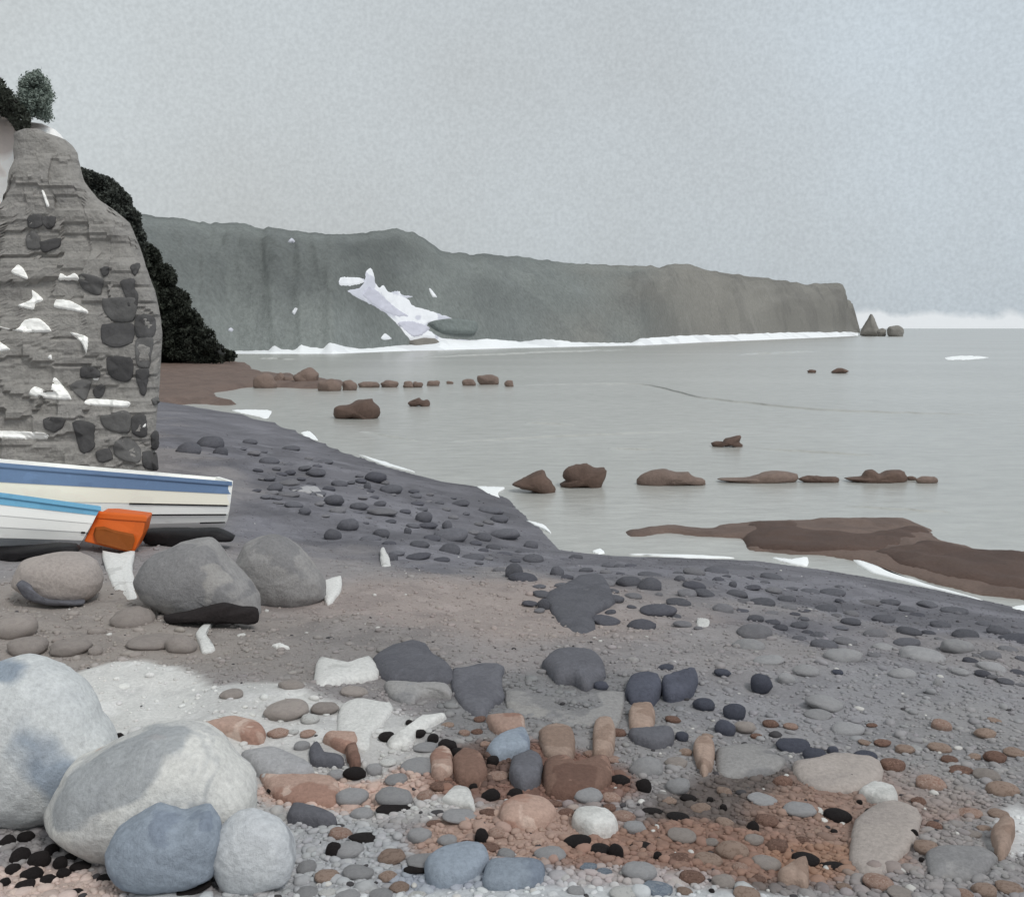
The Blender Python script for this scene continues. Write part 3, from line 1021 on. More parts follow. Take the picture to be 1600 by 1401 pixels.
def loft(rings, top):
    rings = np.array(rings)
    nr, npt = rings.shape[:2]
    v = rock_disp(rings.reshape(-1, 3), top)
    f = [tuple(q) for q in grid_faces(npt, nr, True).tolist()]
    v = np.vstack([v, [v[-npt:].mean(0) + np.array([0, 0, .02])]])
    f += [((nr - 1) * npt + i, (nr - 1) * npt + (i + 1) % npt, len(v) - 1) for i in range(npt)]
    return v, f


rings = []
for z in np.linspace(.2, z_top, 150):
    xr = np.interp(z, rp_[::-1, 2], rp_[::-1, 0]) + .085; yf_ = CD + .10 * (z - 1.0)
    up = float(smooth(z_ledge - .2, z_ledge + 1.2, z))
    k = np.clip((z - z_ledge) / (z_top - z_ledge), 0, 1)
    xl = max(np.interp(z, lp_[::-1, 2], lp_[::-1, 0]), -17.0)
    rr = min(.24, (xr - xl) * .3)
    dp = 9.0 * (1 - up) + (1.6 - .6 * k) * up
    arc = [(xr - rr + rr * math.sin(q / 8 * math.pi / 2), yf_ + rr - rr * math.cos(q / 8 * math.pi / 2)) for q in range(9)]
    arl = [(xl + rr - rr * math.cos(q / 8 * math.pi / 2), yf_ + rr - rr * math.sin(q / 8 * math.pi / 2)) for q in range(9)]
    front = resample(arl + arc, 230)
    yb = yf_ + rr + dp
    bk = resample([arc[-1], (xr * yb / yf_ - .02 - .06 * dp, yb), (min(xl * yb / yf_ + .12 * up, xr * yb / yf_ - .15 - .06 * dp), yb), arl[0]], 70)[1:-1]
    ring = np.vstack([front, bk])
    rings.append(np.column_stack([ring, np.full(len(ring), z)]))
cl_v, cl_f = loft(rings, z_top)
MAT_CLIFF = wash('grey_cliff_rock', V(142, 139, 135), [(.9, .52, 1, .8), (.88, .6, 2.6, .7), (1.08, .6, 1.7, .7)], grain=14, grain_amt=.2, patch_scale=.55, rough=.95, bump=.9, bump_dist=.06,
                 spec=.12)
MAT_BLOCK = wash('dark_cliff_block', V(76, 75, 75), [(.85, .53, 1, .8), (1.15, .6, 1.6, .6)], grain=13, grain_amt=.15, patch_scale=1.6, rough=.95, bump=.5, bump_dist=.04, spec=.12)
MAT_BLOCK2 = wash('mid_grey_cliff_block', V(94, 93, 92), [(.87, .53, 1, .8)], grain=13, grain_amt=.15, patch_scale=1.6, rough=.95, bump=.5, bump_dist=.04, spec=.12)
MAT_LEDGE = wash('white_ledge_rock', V(236, 235, 231), [(.93, .58, 1, .7)], grain=16, grain_amt=.05, patch_scale=2, rough=.9, bump=.3, bump_dist=.03, spec=.12)
cliff = obj('cliff', mesh_np('cliff', cl_v, cl_f, False), MAT_CLIFF, None, 'tall grey rock cliff with dark blocks and white ledges behind the boat', 'cliff')
BV_CL = BVHTree.FromPolygons([tuple(v) for v in cl_v], cl_f)
for i, poly in enumerate([
    [(43, 340), (55, 334), (66, 337), (68, 350), (60, 356), (46, 356)], [(66, 338), (76, 338), (88, 338), (86, 352), (76, 359), (66, 348)], [(40, 370), (52, 361), (63, 370), (64, 388), (45, 390)],
    [(62, 378), (95, 372), (93, 386), (68, 395)], [(157, 420), (170, 416), (170, 428), (162, 432)], [(123, 430), (135, 428), (162, 436), (158, 460), (145, 460), (128, 450)],
    [(203, 416), (215, 411), (220, 416), (210, 432)], [(188, 440), (205, 434), (213, 438), (210, 450), (217, 462), (213, 480), (200, 478), (195, 460)],
    [(160, 468), (185, 464), (213, 466), (213, 490), (205, 503), (178, 503), (163, 488)], [(160, 507), (208, 506), (208, 535), (182, 543), (160, 535)],
    [(210, 497), (225, 490), (243, 497), (241, 525), (214, 528)], [(212, 530), (240, 528), (236, 560), (233, 575), (214, 572)], [(212, 578), (233, 577), (228, 615), (222, 618), (214, 597)],
    [(166, 560), (180, 556), (207, 560), (207, 590), (195, 598), (178, 592), (170, 585)], [(108, 603), (125, 593), (143, 595), (140, 610), (133, 626), (115, 612)],
    [(126, 575), (145, 572), (157, 580), (155, 590), (128, 590)], [(145, 610), (158, 599), (165, 606), (162, 618), (152, 623)], [(236, 624), (246, 620), (247, 630), (240, 633)],
    [(68, 655), (85, 651), (103, 655), (98, 668), (85, 675), (70, 670)], [(113, 660), (128, 656), (149, 663), (147, 680), (150, 697), (135, 709), (126, 705), (120, 685)],
    [(157, 650), (175, 647), (195, 640), (205, 648), (203, 676), (180, 675), (162, 668)], [(206, 650), (228, 648), (230, 680), (215, 682), (206, 674)], [(236, 677), (246, 673), (247, 695), (243, 703), (237, 700)],
    [(180, 690), (200, 683), (220, 700), (218, 722), (195, 720), (178, 710)], [(222, 706), (243, 707), (246, 735), (224, 730)], [(150, 705), (172, 700), (176, 718), (155, 722)]]):
    slab(poly, BV_CL, .03, 'rock_block', (MAT_BLOCK, MAT_BLOCK, MAT_BLOCK2)[i % 3], cliff, 22, .4)
for poly in [
    [(18, 424), (28, 414), (37, 420), (44, 437), (20, 428)], [(92, 438), (95, 427), (105, 432), (117, 427), (125, 437)], [(65, 299), (69, 299), (77, 321), (73, 323)],
    [(28, 478), (50, 468), (50, 453), (68, 468), (55, 475), (52, 484)], [(84, 480), (88, 469), (110, 470), (137, 485), (135, 489), (100, 483)],
    [(-8, 508), (25, 515), (40, 500), (62, 498), (81, 518), (40, 519), (10, 514)], [(-8, 530), (16, 546), (-8, 549)], [(109, 519), (137, 527), (135, 552), (127, 535)],
    [(45, 616), (55, 604), (78, 612), (83, 592), (90, 592), (112, 624), (70, 622)], [(131, 630), (142, 623), (201, 627), (199, 636), (150, 634)], [(-8, 673), (68, 676), (73, 686), (-8, 683)],
    [(145, 593), (149, 586), (155, 588), (153, 594)], [(222, 668), (229, 660), (229, 668)], [(74, 559), (80, 554), (81, 561)]]:
    drape(poly, BV_CL, .03, .8, 'ledge', MAT_LEDGE, cliff, .2, .25)

# pale rock shoulder behind the top of the cliff
MAT_PALE = wash('pale_pink_rock', V(226, 224, 221), [(lin((190, 178, 172), KV), .56, 1, .9), (.93, .6, 2, .6)], grain=9, grain_amt=.06, patch_scale=.5, rough=.95, bump=.3, bump_dist=.04, spec=.12)
blob_profile([(-260, 140), (-120, 160), (0, 176), (30, 190), (60, 197), (86, 202), (96, 210), (104, 236), (112, 270), (112, 420), (60, 560), (-120, 620), (-260, 600)], 18.4, .35, 'rock_outcrop', MAT_PALE, n=70,
             rough_amp=.012, seed=8, boxy=5, label='white and pinkish rock shoulder showing behind the top of the grey cliff', cat='rock outcrop')

# ------------------------------------------------------------------ shrubs
def leaf_mat(name, c1, c2):
    m, n, l, b = new_mat(name)
    at_ = n.new('ShaderNodeAttribute'); at_.attribute_name = 'Col'
    rp = n.new('ShaderNodeMixRGB')
    rp.inputs[1].default_value = (*c1, 1); rp.inputs[2].default_value = (*c2, 1)
    l.new(at_.outputs['Fac'], rp.inputs['Fac'])
    l.new(rp.outputs[0], b.inputs['Base Color'])
    b.inputs['Roughness'].default_value = .7
    b.inputs['Specular IOR Level'].default_value = .15
    return m


MAT_DARKLEAF = leaf_mat('black_green_leaves', (.016, .018, .014), (.062, .07, .055))
MAT_EDGELEAF = leaf_mat('dark_grey_green_leaves', (.03, .034, .03), (.1, .11, .096))
MAT_GREYLEAF = leaf_mat('grey_green_leaves', (.16, .192, .168), (.32, .375, .33))
MAT_BARK = wash('dark_bark', (.035, .03, .027), [(.7, .55, 1, .8)], grain=40, grain_amt=.2, patch_scale=6, bump=.5)


def in_poly(x, y, W):
    ins = np.zeros(x.shape, bool)
    for i in range(len(W)):
        a, b = W[i], W[(i + 1) % len(W)]
        ins ^= ((a[1] > y) != (b[1] > y)) & (x < (b[0] - a[0]) * (y - a[1]) / (b[1] - a[1] + 1e-12) + a[0])
    return ins


def shrub(poly, depth, leafpx, n, mat, label, group=None, fuzz=3.0, foot=None, lean=0.0):
    """foliage filling an outline, with depth; trunk and limbs inside it"""
    W = np.array(poly, float)
    lo, hi = W.min(0), W.max(0)
    s = depth / FOC
    # leaf clumps spread through the volume
    nc = max(int(n / 45), 12)
    cc = rng.uniform(lo, hi, (nc * 6, 2))
    cc = cc[in_poly(cc[:, 0], cc[:, 1], W)][:nc]
    width = min(hi - lo)
    dz = rng.normal(0, .28, len(cc)) * width * s
    k = rng.integers(0, len(cc), n)
    rad = width * rng.uniform(.08, .2, len(cc))[k]
    off = rng.normal(0, 1, (n, 3)); off /= np.linalg.norm(off, axis=1, keepdims=True)
    off *= (rng.random(n) ** .4)[:, None] * rad[:, None]
    pp = cc[k] + off[:, :2]
    keep = in_poly(pp[:, 0] + rng.normal(0, fuzz, n), pp[:, 1] + rng.normal(0, fuzz, n), W)
    pp, off, k = pp[keep], off[keep], k[keep]
    dd = depth + dz[k] + off[:, 2] * s
    C_ = at(pp[:, 0], pp[:, 1], dd)
    m = len(C_)
    L = leafpx * s * rng.uniform(.6, 1.4, m)
    a = rng.normal(0, 1, (m, 3)); a /= np.linalg.norm(a, axis=1, keepdims=True)
    b = np.cross(a, rng.normal(0, 1, (m, 3))); b /= np.linalg.norm(b, axis=1, keepdims=True)
    v = np.stack([C_ - a * L[:, None], C_ + b * L[:, None] * .42, C_ + a * L[:, None], C_ - b * L[:, None] * .42], 1).reshape(-1, 3)
    f = np.arange(4 * m).reshape(m, 4)
    bx = foot if foot is not None else ((lo[0] + hi[0]) / 2, hi[1])
    base = at(bx[0], bx[1], depth)
    root = empty('shrub', base, label, 'shrub', group)
    me = mesh_fast('crown', v - base, f, False)
    tone = np.clip(.5 + .28 * rng.normal(size=len(cc)), 0, 1)[k] * .7 + .3 * rng.random(m)
    vcol(me, np.repeat(tone, 4)[:, None] * np.ones(3))
    obj('crown', me, mat, root)
    # trunk and limbs
    mid = at((lo[0] + hi[0]) / 2, (lo[1] + hi[1]) / 2, depth) - base
    tips = [mid * .55] + [at(*cc[i], depth + dz[i]) - base for i in rng.integers(0, len(cc), 6)]
    vv, ff = [], []
    r0 = .05 * width * s
    for i, tp in enumerate(tips):
        a0 = np.zeros(3) if i == 0 else tips[0] * rng.uniform(.5, 1)
        segs = 5
        axis = tp - a0
        for j in range(segs):
            t = j / (segs - 1)
            c = a0 + axis * t + np.array([0, 0, .08 * np.linalg.norm(axis) * math.sin(t * 3.1)]) * (i > 0)
            r = r0 * (1 - .45 * t if i == 0 else .5 - .4 * t)
            for q in range(7):
                an = q / 7 * 2 * math.pi
                up = axis / (np.linalg.norm(axis) + 1e-9)
                e1 = np.cross(up, [0, 1, .01]); e1 /= np.linalg.norm(e1) + 1e-9
                e2 = np.cross(up, e1)
                vv.append(c + (e1 * math.cos(an) + e2 * math.sin(an)) * r)
        o0 = i * segs * 7
        ff += [tuple(int(x) + o0 for x in g) for g in grid_faces(7, segs, True)]
    obj('trunk', mesh_np('trunk', vv, ff), MAT_BARK, root)
    return root


shrub([(27, 175), (28, 140), (34, 122), (50, 112), (58, 108), (66, 120), (74, 122), (75, 132), (86, 148), (80, 158), (80, 185), (72, 192), (60, 184), (40, 180)], 17.6, 2.2, 12000, MAT_GREYLEAF,
      'soft grey green shrub standing up against the sky on the cliff top', fuzz=5.0, foot=(52, 182))
shrub([(-70, 60), (-30, 95), (0, 122), (12, 136), (22, 148), (32, 158), (46, 178), (49, 204), (30, 207), (20, 196), (10, 182), (-30, 172), (-80, 160)], 17.2, 3.4, 9000, MAT_DARKLEAF,
      'black green shrub leaning over the cliff top at the left edge', fuzz=1.2, foot=(30, 202))
EDGE = 'dark bushes hanging down the cliff edge'
for poly, lab, nl in [
    ([(113, 270), (118, 262), (128, 262), (150, 270), (172, 278), (175, 300), (165, 320), (148, 318), (128, 303), (118, 290)], 'topmost dark bush clinging to the right edge of the cliff', 5200),
    ([(160, 276), (178, 281), (192, 295), (205, 308), (207, 330), (196, 345), (180, 330), (165, 318)], 'second dark bush down the right edge of the cliff', 4200),
    ([(190, 320), (206, 322), (219, 334), (221, 352), (212, 358), (200, 352)], 'small third dark bush down the cliff edge', 2200),
    ([(203, 352), (219, 352), (228, 368), (232, 382), (224, 388), (212, 376)], 'small fourth dark bush down the cliff edge', 2000)]:
    shrub(poly, 16.2, 2.4, nl * 2, MAT_EDGELEAF, lab, EDGE, fuzz=.8, foot=(sum(p[0] for p in poly) / len(poly) - 8, max(p[1] for p in poly)))

# scrub covered bluff beyond the cliff
bluff_d = 92.0
MAT_BLUFF = wash('dark_bluff_earth', (.02, .02, .017), [(.7, .55, 1, .8)], grain=2, grain_amt=.2, patch_scale=.4)
bl_o = blob_profile([(60, 330), (170, 380), (222, 392), (240, 420), (262, 440), (285, 470), (310, 500), (330, 530), (352, 552), (365, 566), (200, 575), (60, 575)], bluff_d, .5, 'bluff', MAT_BLUFF, n=60,
                    rough_amp=.02, seed=12, label='steep bluff covered in black scrub between the cliff and the far headland', cat='bluff')
BG = 'black scrub bushes on the bluff beyond the cliff'
for i, (poly, lab) in enumerate([
    ([(222, 388), (232, 380), (242, 386), (252, 398), (254, 416), (246, 428), (232, 424), (224, 405)], 'uppermost black bush on the bluff beyond the cliff'),
    ([(232, 420), (246, 412), (262, 412), (274, 424), (277, 440), (270, 456), (250, 462), (238, 450)], 'second black bush from the top of the bluff'),
    ([(242, 455), (262, 450), (280, 450), (295, 458), (300, 474), (290, 490), (262, 494), (248, 485)], 'broad black bush halfway up the bluff'),
    ([(252, 490), (280, 480), (305, 482), (316, 496), (318, 512), (300, 522), (268, 524), (254, 515)], 'broad black bush below halfway on the bluff'),
    ([(255, 520), (290, 512), (322, 508), (336, 522), (344, 538), (330, 550), (280, 552), (256, 545)], 'widest black bush near the foot of the bluff'),
    ([(256, 545), (300, 545), (336, 536), (352, 540), (362, 548), (372, 552), (370, 562), (330, 568), (280, 562), (257, 557)], 'low black bush trailing to the water at the foot of the bluff'),
    ([(150, 370), (200, 376), (232, 390), (236, 420), (200, 440), (150, 430)], 'black bush on the bluff close behind the cliff, upper one'),
    ([(150, 425), (205, 430), (245, 440), (250, 480), (205, 500), (150, 490)], 'black bush on the bluff close behind the cliff, middle one'),
    ([(150, 490), (205, 495), (255, 500), (258, 555), (205, 562), (150, 560)], 'black bush on the bluff close behind the cliff, lowest one')]):
    shrub(poly, bluff_d - 4 - .3 * i, 2.8, 4600, MAT_DARKLEAF, lab, BG, fuzz=1.0)

# ------------------------------------------------------------------ boat
MAT_WHITE = wash('white_boat_paint', V(228, 228, 224), [(.93, .58, 1, .7), (.86, .66, 2.2, .6)], grain=60, grain_amt=.05, patch_scale=2.2, rough=.5, bump=.15, bump_dist=.004, spec=.35, stretch=(1, 1, 2))
MAT_CREAM = wash('cream_boat_paint', V(224, 220, 206), [(.94, .58, 1, .7)], grain=60, grain_amt=.05, patch_scale=2.2, rough=.5, bump=.15, bump_dist=.004, spec=.35, stretch=(1, 1, 2))
MAT_BLUE = wash('blue_boat_paint', V(96, 118, 148), [(.86, .56, 1, .7), (1.14, .62, 2, .6)], grain=60, grain_amt=.08, patch_scale=2.2, rough=.5, bump=.15, bump_dist=.004, spec=.35, stretch=(1, 1, 2))
MAT_SKYBLUE = wash('sky_blue_boat_paint', V(108, 164, 194), [(.86, .56, 1, .7), (1.2, .64, 2, .6)], grain=60, grain_amt=.08, patch_scale=3, rough=.5, bump=.15, bump_dist=.004, spec=.35)
MAT_BLACK = wash('black_keel_and_hull_shade', (.012, .011, .012), [(1.6, .58, 1, .6)], grain=50, grain_amt=.25, patch_scale=4, rough=.6, bump=.5, bump_dist=.01)  # black for keels, open seams and the shadow shapes under the hulls
MAT_GREYBOT = wash('grey_boat_bottom', V(182, 184, 186), [(.9, .52, 1, .8)], grain=50, grain_amt=.08, patch_scale=3, rough=.7, bump=.2)

def build_boat(name, label, stern_px, left_px_, bot_px, bot_left, y_st, y_left, beam, heel, rake, edges, planks, rail, far_rail, seams):
    """a clinker boat lying on the beach; its near gunwale and bilge run through the given photo points, the bow lies beyond the left edge"""
    ST = at(*stern_px, y_st)
    QL = at(*left_px_, y_left)
    fw = (QL - ST)[:2]; Ls = np.linalg.norm(fw); fw = fw / Ls
    sdv = np.array([fw[1], -fw[0]])
    if sdv[1] < 0: sdv = -sdv                      # across the boat, away from the sea path
    rise = (QL[2] - ST[2]) / Ls
    gb = at(*bot_px, y_st)[2]; gbl = at(*bot_left, y_left - .05)[2]
    dep0, dep1 = ST[2] - gb, QL[2] - gbl
    LB, NSX = 4.9 * (.6 + .4 * beam), 44
    ss = np.linspace(0, LB, NSX)
    halfb = np.interp(ss / LB, [0, .16, .37, .57, .73, .88, .96, 1.0], [.60, .68, .72, .68, .53, .30, .12, .02]) * 1.08 * beam
    yoff = halfb[0]
    zg = rise * ss + .012 * np.maximum(ss - 2.2, 0) ** 2
    zbv = np.interp(ss, [0, Ls, LB], [-dep0, QL[2] - ST[2] - dep1, QL[2] - ST[2] - dep1 + .25])
    bo = np.array([ST[0] + fw[0] * 2.0 + sdv[0] * yoff, ST[1] + fw[1] * 2.0 + sdv[1] * yoff, gb])
    boat = empty(name, bo, label, 'boat')

    def bpt(q, across, z):
        p = np.array([ST[0] + fw[0] * q, ST[1] + fw[1] * q]) + sdv * (across + yoff)
        return np.array([p[0], p[1], ST[2] + z - heel * (across + yoff)]) - bo

    def hull(i, q, side, b_, d_, extra=0.0, dz_=0.0):
        dpt = zg[i] - zbv[i]
        return bpt(q + rake * d_ * max(0, 1 - q), side * (halfb[i] * b_ + extra), zg[i] - dpt * d_ + dz_)

    for side in (-1, 1):
        for k, (nm, mt) in enumerate(planks):
            e0, e1 = edges[k], edges[k + 1]
            lap = .012
            rows = []
            for (b_, d_), ex in ((e0, -.002), (e0, lap), (((e0[0] + e1[0]) / 2, (e0[1] + e1[1]) / 2), lap * 1.25), (e1, lap * 1.5), (e1, 0.0), (e0, -.012)):
                rows.append([hull(i, q, side, b_, d_, ex if halfb[i] > .05 else ex * .3) for i, q in enumerate(ss)])
            obj(nm, mesh_fast(nm, np.array(rows).reshape(-1, 3), grid_faces(NSX, 6), False), mt, boat)
        rows = [[hull(i, q, side, b_, d_ * .97, -.02) for i, q in enumerate(ss)] for b_, d_ in edges]
        obj('lining', mesh_fast('lining', np.array(rows).reshape(-1, 3), grid_faces(NSX, len(edges))), MAT_WHITE, boat)
        rows = [[hull(i, q, side, 1.0, 0.0, da, dz_) for i, q in enumerate(ss)] for da, dz_ in ((.03, -.03), (.03, .012), (-.035, .012), (-.035, -.03), (.03, -.03))]
        obj('gunwale', mesh_fast('gunwale', np.array(rows).reshape(-1, 3), grid_faces(NSX, 5), False), rail if side < 0 else far_rail, boat)
    for (k, s1) in seams:                         # dark open seams between planks towards the stern
        sq = np.linspace(.02, s1, 16)
        b_, d_ = edges[k]
        rows = []
        for dd, da in ((-.006, .016), (0, .022), (.012, .02), (.014, .008)):
            rows.append([bpt(q + rake * d_ * max(0, 1 - q), -(np.interp(q, ss, halfb) * b_ + da), np.interp(q, ss, zg) - (np.interp(q, ss, zg) - np.interp(q, ss, zbv)) * d_ - dd) for q in sq])
        obj('plank_seam', mesh_fast('plank_seam', np.array(rows).reshape(-1, 3), grid_faces(16, 4), False), MAT_BLACK, boat)
    tv = []
    for q in (-.012, .03):
        for side in (-1, 1):
            for b_, d_ in (edges if side < 0 else edges[::-1]):
                tv.append(bpt(q + rake * d_, side * halfb[0] * b_ * 1.03, zg[0] + .02 - dep0 * d_))
    nt = len(edges) * 2
    tf = [tuple(range(nt)), tuple(range(2 * nt - 1, nt - 1, -1))] + [(i, (i + 1) % nt, nt + (i + 1) % nt, nt + i) for i in range(nt)]
    obj('transom', mesh_np('transom', tv, tf, False), MAT_WHITE, boat)
    for s0 in (.25, 1.6, 3.0):
        hb = np.interp(s0, ss, halfb) - .03; z0 = np.interp(s0, ss, zg) - .16
        v = [bpt(s0 + ds, side * hb, z0 + dz_) for ds in (0, .22) for side in (-1, 1) for dz_ in (0, -.03)]
        obj('thwart', mesh_np('thwart', v, [(0, 2, 6, 4), (1, 5, 7, 3), (0, 1, 3, 2), (4, 6, 7, 5), (0, 4, 5, 1), (2, 3, 7, 6)], False), MAT_WHITE, boat)
    rows = [[bpt(q + rake * max(0, 1 - q), da, zbv[i] - .02 + dz_) for i, q in enumerate(ss)] for da, dz_ in ((-.03, .03), (-.03, -.07), (.03, -.07), (.03, .03))]
    obj('keel', mesh_fast('keel', np.array(rows).reshape(-1, 3), grid_faces(NSX, 4), False), MAT_BLACK, boat)
    return boat


YST = float(ground([352], [838])[0][1])
build_boat('rowing_boat', 'long white clinker boat with a dark blue gunwale band, lying behind the smaller boat', (362, 754), (0, 724), (351, 828), (0, 845), YST, YST - .85, 1.0, .10, .07,
           [(1.0, 0.0), (.995, .235), (.975, .47), (.93, .66), (.84, .83), (.62, .985), (.12, 1.03)],
           [('sheer_strake', MAT_BLUE), ('second_strake', MAT_CREAM), ('strake', MAT_WHITE), ('strake', MAT_WHITE), ('strake', MAT_WHITE), ('garboard_strake', MAT_GREYBOT)],
           MAT_BLUE, MAT_WHITE, ((2, 1.05), (3, .85), (4, .3)))
YDI = float(ground([118], [862])[0][1])
build_boat('dinghy', 'small white boat with a light blue rim, left of the orange block', (157, 793), (-6, 772), (150, 851), (-6, 856), YDI, YDI - .45, .56, .24, .2,
           [(1.0, 0.0), (.99, .2), (.97, .4), (.92, .62), (.82, .82), (.6, .98), (.1, 1.02)],
           [('sheer_strake', MAT_SKYBLUE), ('strake', MAT_WHITE), ('strake', MAT_WHITE), ('strake', MAT_WHITE), ('strake', MAT_GREYBOT), ('garboard_strake', MAT_GREYBOT)],
           MAT_SKYBLUE, MAT_WHITE, ((3, .0601),))

# shadow under the hulls, built as black shapes
def hull_shadow(poly, depth, thick, label):
    p = np.array(poly, float)
    depth = ground([p[:, 0].mean()], [p[:, 1].max() - 4])[0][1] + .10
    return blob_profile(poly, depth, thick, 'hull_shadow', MAT_BLACK, n=34, rough_amp=.02, boxy=4, seed=15, label=label, cat='hull_shadow', group='black shadow shapes under the boats')


hull_shadow([(222, 840), (226, 828), (262, 826), (300, 827), (340, 826), (366, 838), (364, 844), (320, 843), (285, 846), (262, 858), (246, 858), (252, 848), (232, 850)], 9.75, .3, 'black shape for the shadow under the stern of the long boat')
hull_shadow([(-60, 862), (-20, 856), (40, 855), (90, 850), (124, 851), (122, 864), (80, 866), (40, 868), (28, 878), (8, 880), (-10, 874), (-60, 880)], 8.75, .25, 'black shape for the shadow under the small boat, left of the orange block')

# orange crate leaning before the boat
MAT_ORANGE = wash('orange_plastic', V(190, 88, 26), [(.88, .56, 1, .6)], grain=70, grain_amt=.05, patch_scale=5, rough=.45, bump=.1, bump_dist=.003, spec=.4)
MAT_CRATE_SHADE = wash('shaded_orange_plastic', V(126, 68, 24), [(.88, .5, 1, .7), (1.12, .62, 2, .6)], grain=60, grain_amt=.1, patch_scale=6, rough=.6, bump=.15, bump_dist=.003)  # darker brown painted in for the shaded front wall of the crate
CD_ = float(ground([172], [866])[0][1]) + .05
crate = empty('crate', at(170, 858, CD_), 'solid orange block with a brown lower front painted in for shade, between the small boat and the boulders', 'crate')


def prism(name, quad, depth, back, mat, parent, bevel=.012, shrink=.94):
    f = np.array([at(x, y, depth + dy) for x, y, dy in quad])
    c = f.mean(0)
    bk = c + (f - c) * shrink + np.array([-.02, back, .02])
    v = np.vstack([f, bk]) - np.array(parent.location)
    n_ = len(f)
    fc = [tuple(range(n_))[::-1], tuple(range(n_, 2 * n_))] + [(i, (i + 1) % n_, n_ + (i + 1) % n_, n_ + i) for i in range(n_)]
    o = obj(name, mesh_np(name, v, fc, False), mat, parent)
    bm = bmesh.new(); bm.from_mesh(o.data); bmesh.ops.recalc_face_normals(bm, faces=bm.faces); bm.to_mesh(o.data); bm.free()
    bv = o.modifiers.new('bevel', 'BEVEL'); bv.width = bevel; bv.segments = 3
    return o


prism('body', [(150, 804, .10), (170, 804, .10), (228, 811, .08), (222, 836, .03), (208, 865, 0), (170, 856, 0), (130, 846, 0), (141, 824, .05)], CD_, .30, MAT_ORANGE, crate, .016)
prism('rim', [(147, 801, .09), (230, 808, .07), (229, 815, .06), (146, 809, .08)], CD_, .02, MAT_ORANGE, crate, .004, 1.0)
pn = prism('shade_panel', [(150, 827, .02), (164, 826, .02), (180, 832, .02), (210, 838, .01), (211, 845, 0), (205, 862, -.02), (185, 857, -.02), (152, 848, -.02), (147, 838, .0)], CD_ - .012, .03, MAT_CRATE_SHADE, crate, .004, 1.0)
pn['label'] = 'brown lower front, shade painted in as colour'

# ------------------------------------------------------------------ boulders and stones on the beach
def st(name, c, patches, ps=3.0, grain=46, **kw):
    return wash(name, c, patches, grain=grain, grain_amt=.22, patch_scale=ps, rough=.92, bump=.8, bump_dist=.012, spec=.18, rand=.14, **kw)


BLUEG, WHITE_, GREY_, DGREY = V(150, 156, 163), V(206, 205, 202), V(158, 159, 160), V(108, 108, 110)
MAT_B1 = st('blue_grey_boulder', V(182, 184, 184), [(V(128, 138, 150), .5, .55, .9), (V(196, 196, 194), .6, .7, .9), (V(112, 122, 138), .62, 1.0, .8), (.9, .56, 4, .6)], 2.4)
MAT_B2 = st('white_boulder', V(200, 199, 195), [(V(176, 176, 175), .5, .9, .7), (V(178, 150, 136), .62, 1.0, .85), (V(150, 153, 156), .6, .8, .85), (.9, .56, 4, .6)], 2.4)
MAT_B3 = st('slate_blue_stone', V(126, 134, 144), [(V(108, 116, 128), .52, 1, .8), (V(158, 160, 162), .64, 1, .7)], 3)
MAT_B4 = st('light_grey_stone', V(168, 170, 172), [(V(120, 122, 126), .58, 1, .8), (.92, .5, 2, .7)], 3.5)
MAT_MID = st('mid_grey_stone', V(132, 130, 129), [(V(112, 111, 112), .52, .8, .8), (V(140, 137, 134), .6, 1, .8), (.88, .55, 4, .6)], 2.4)
MAT_DARK = st('dark_slate_stone', V(88, 88, 93), [(.86, .52, 1, .8), (1.15, .6, 1.8, .6)], 4)
MAT_DARK2 = st('blue_black_stone', V(76, 78, 88), [(.86, .52, 1, .8), (1.18, .6, 1.8, .6)], 4)
MAT_BLK = st('black_stone_and_shade', V(38, 34, 34), [(.8, .52, 1, .8), (1.3, .62, 1.8, .6)], 5)
MAT_TERRA = st('terracotta_stone', H(164, 139, 127), [(H(146, 114, 101), .56, 1, .8), (H(190, 170, 158), .6, 1.6, .7)], 4)
MAT_RUSTST = st('rust_stone', H(124, 99, 88), [(H(104, 80, 71), .54, 1, .8), (H(156, 126, 112), .6, 1.6, .7)], 4)
MAT_TAN = st('tan_stone', H(156, 136, 124), [(H(136, 116, 104), .55, 1, .8)], 4)
MAT_PALEST = st('pale_stone', H(206, 205, 202), [(H(184, 183, 180), .58, 1, .8)], 3.5)
MAT_GREYST = st('grey_pebble_stone', V(146, 145, 146), [(.9, .52, 1, .8), (1.1, .62, 2, .6)], 4)
MAT_TAUPE = st('taupe_stone', V(144, 136, 131), [(.9, .52, 1, .8), (1.1, .62, 2, .6)], 3)

boulder([(-110, 1120), (-60, 1060), (0, 1038), (40, 1028), (78, 1036), (122, 1062), (152, 1096), (168, 1132), (179, 1166), (170, 1210), (120, 1262), (60, 1285), (-40, 1290), (-110, 1250)], 'boulder', MAT_B1, .75, .3,
        rough_amp=.035, seed=41, label='big blue grey boulder cut by the left edge of the picture', cat='boulder')
boulder([(78, 1280), (84, 1234), (108, 1196), (160, 1172), (200, 1155), (240, 1140), (285, 1136), (322, 1143), (347, 1160), (372, 1190), (392, 1208), (402, 1232), (398, 1275), (350, 1315), (240, 1335), (140, 1325)],
        'boulder', MAT_B2, .7, .3, rough_amp=.03, seed=42, label='big white rounded boulder in the lower left foreground', cat='boulder')
boulder([(92, 1262), (100, 1244), (118, 1238), (136, 1250), (160, 1254), (171, 1276), (168, 1305), (145, 1322), (112, 1318), (94, 1295)], 'stone', MAT_MID, .8, .2, rough_amp=.03, seed=43,
        label='mid grey stone against the left foot of the white boulder', cat='stone')
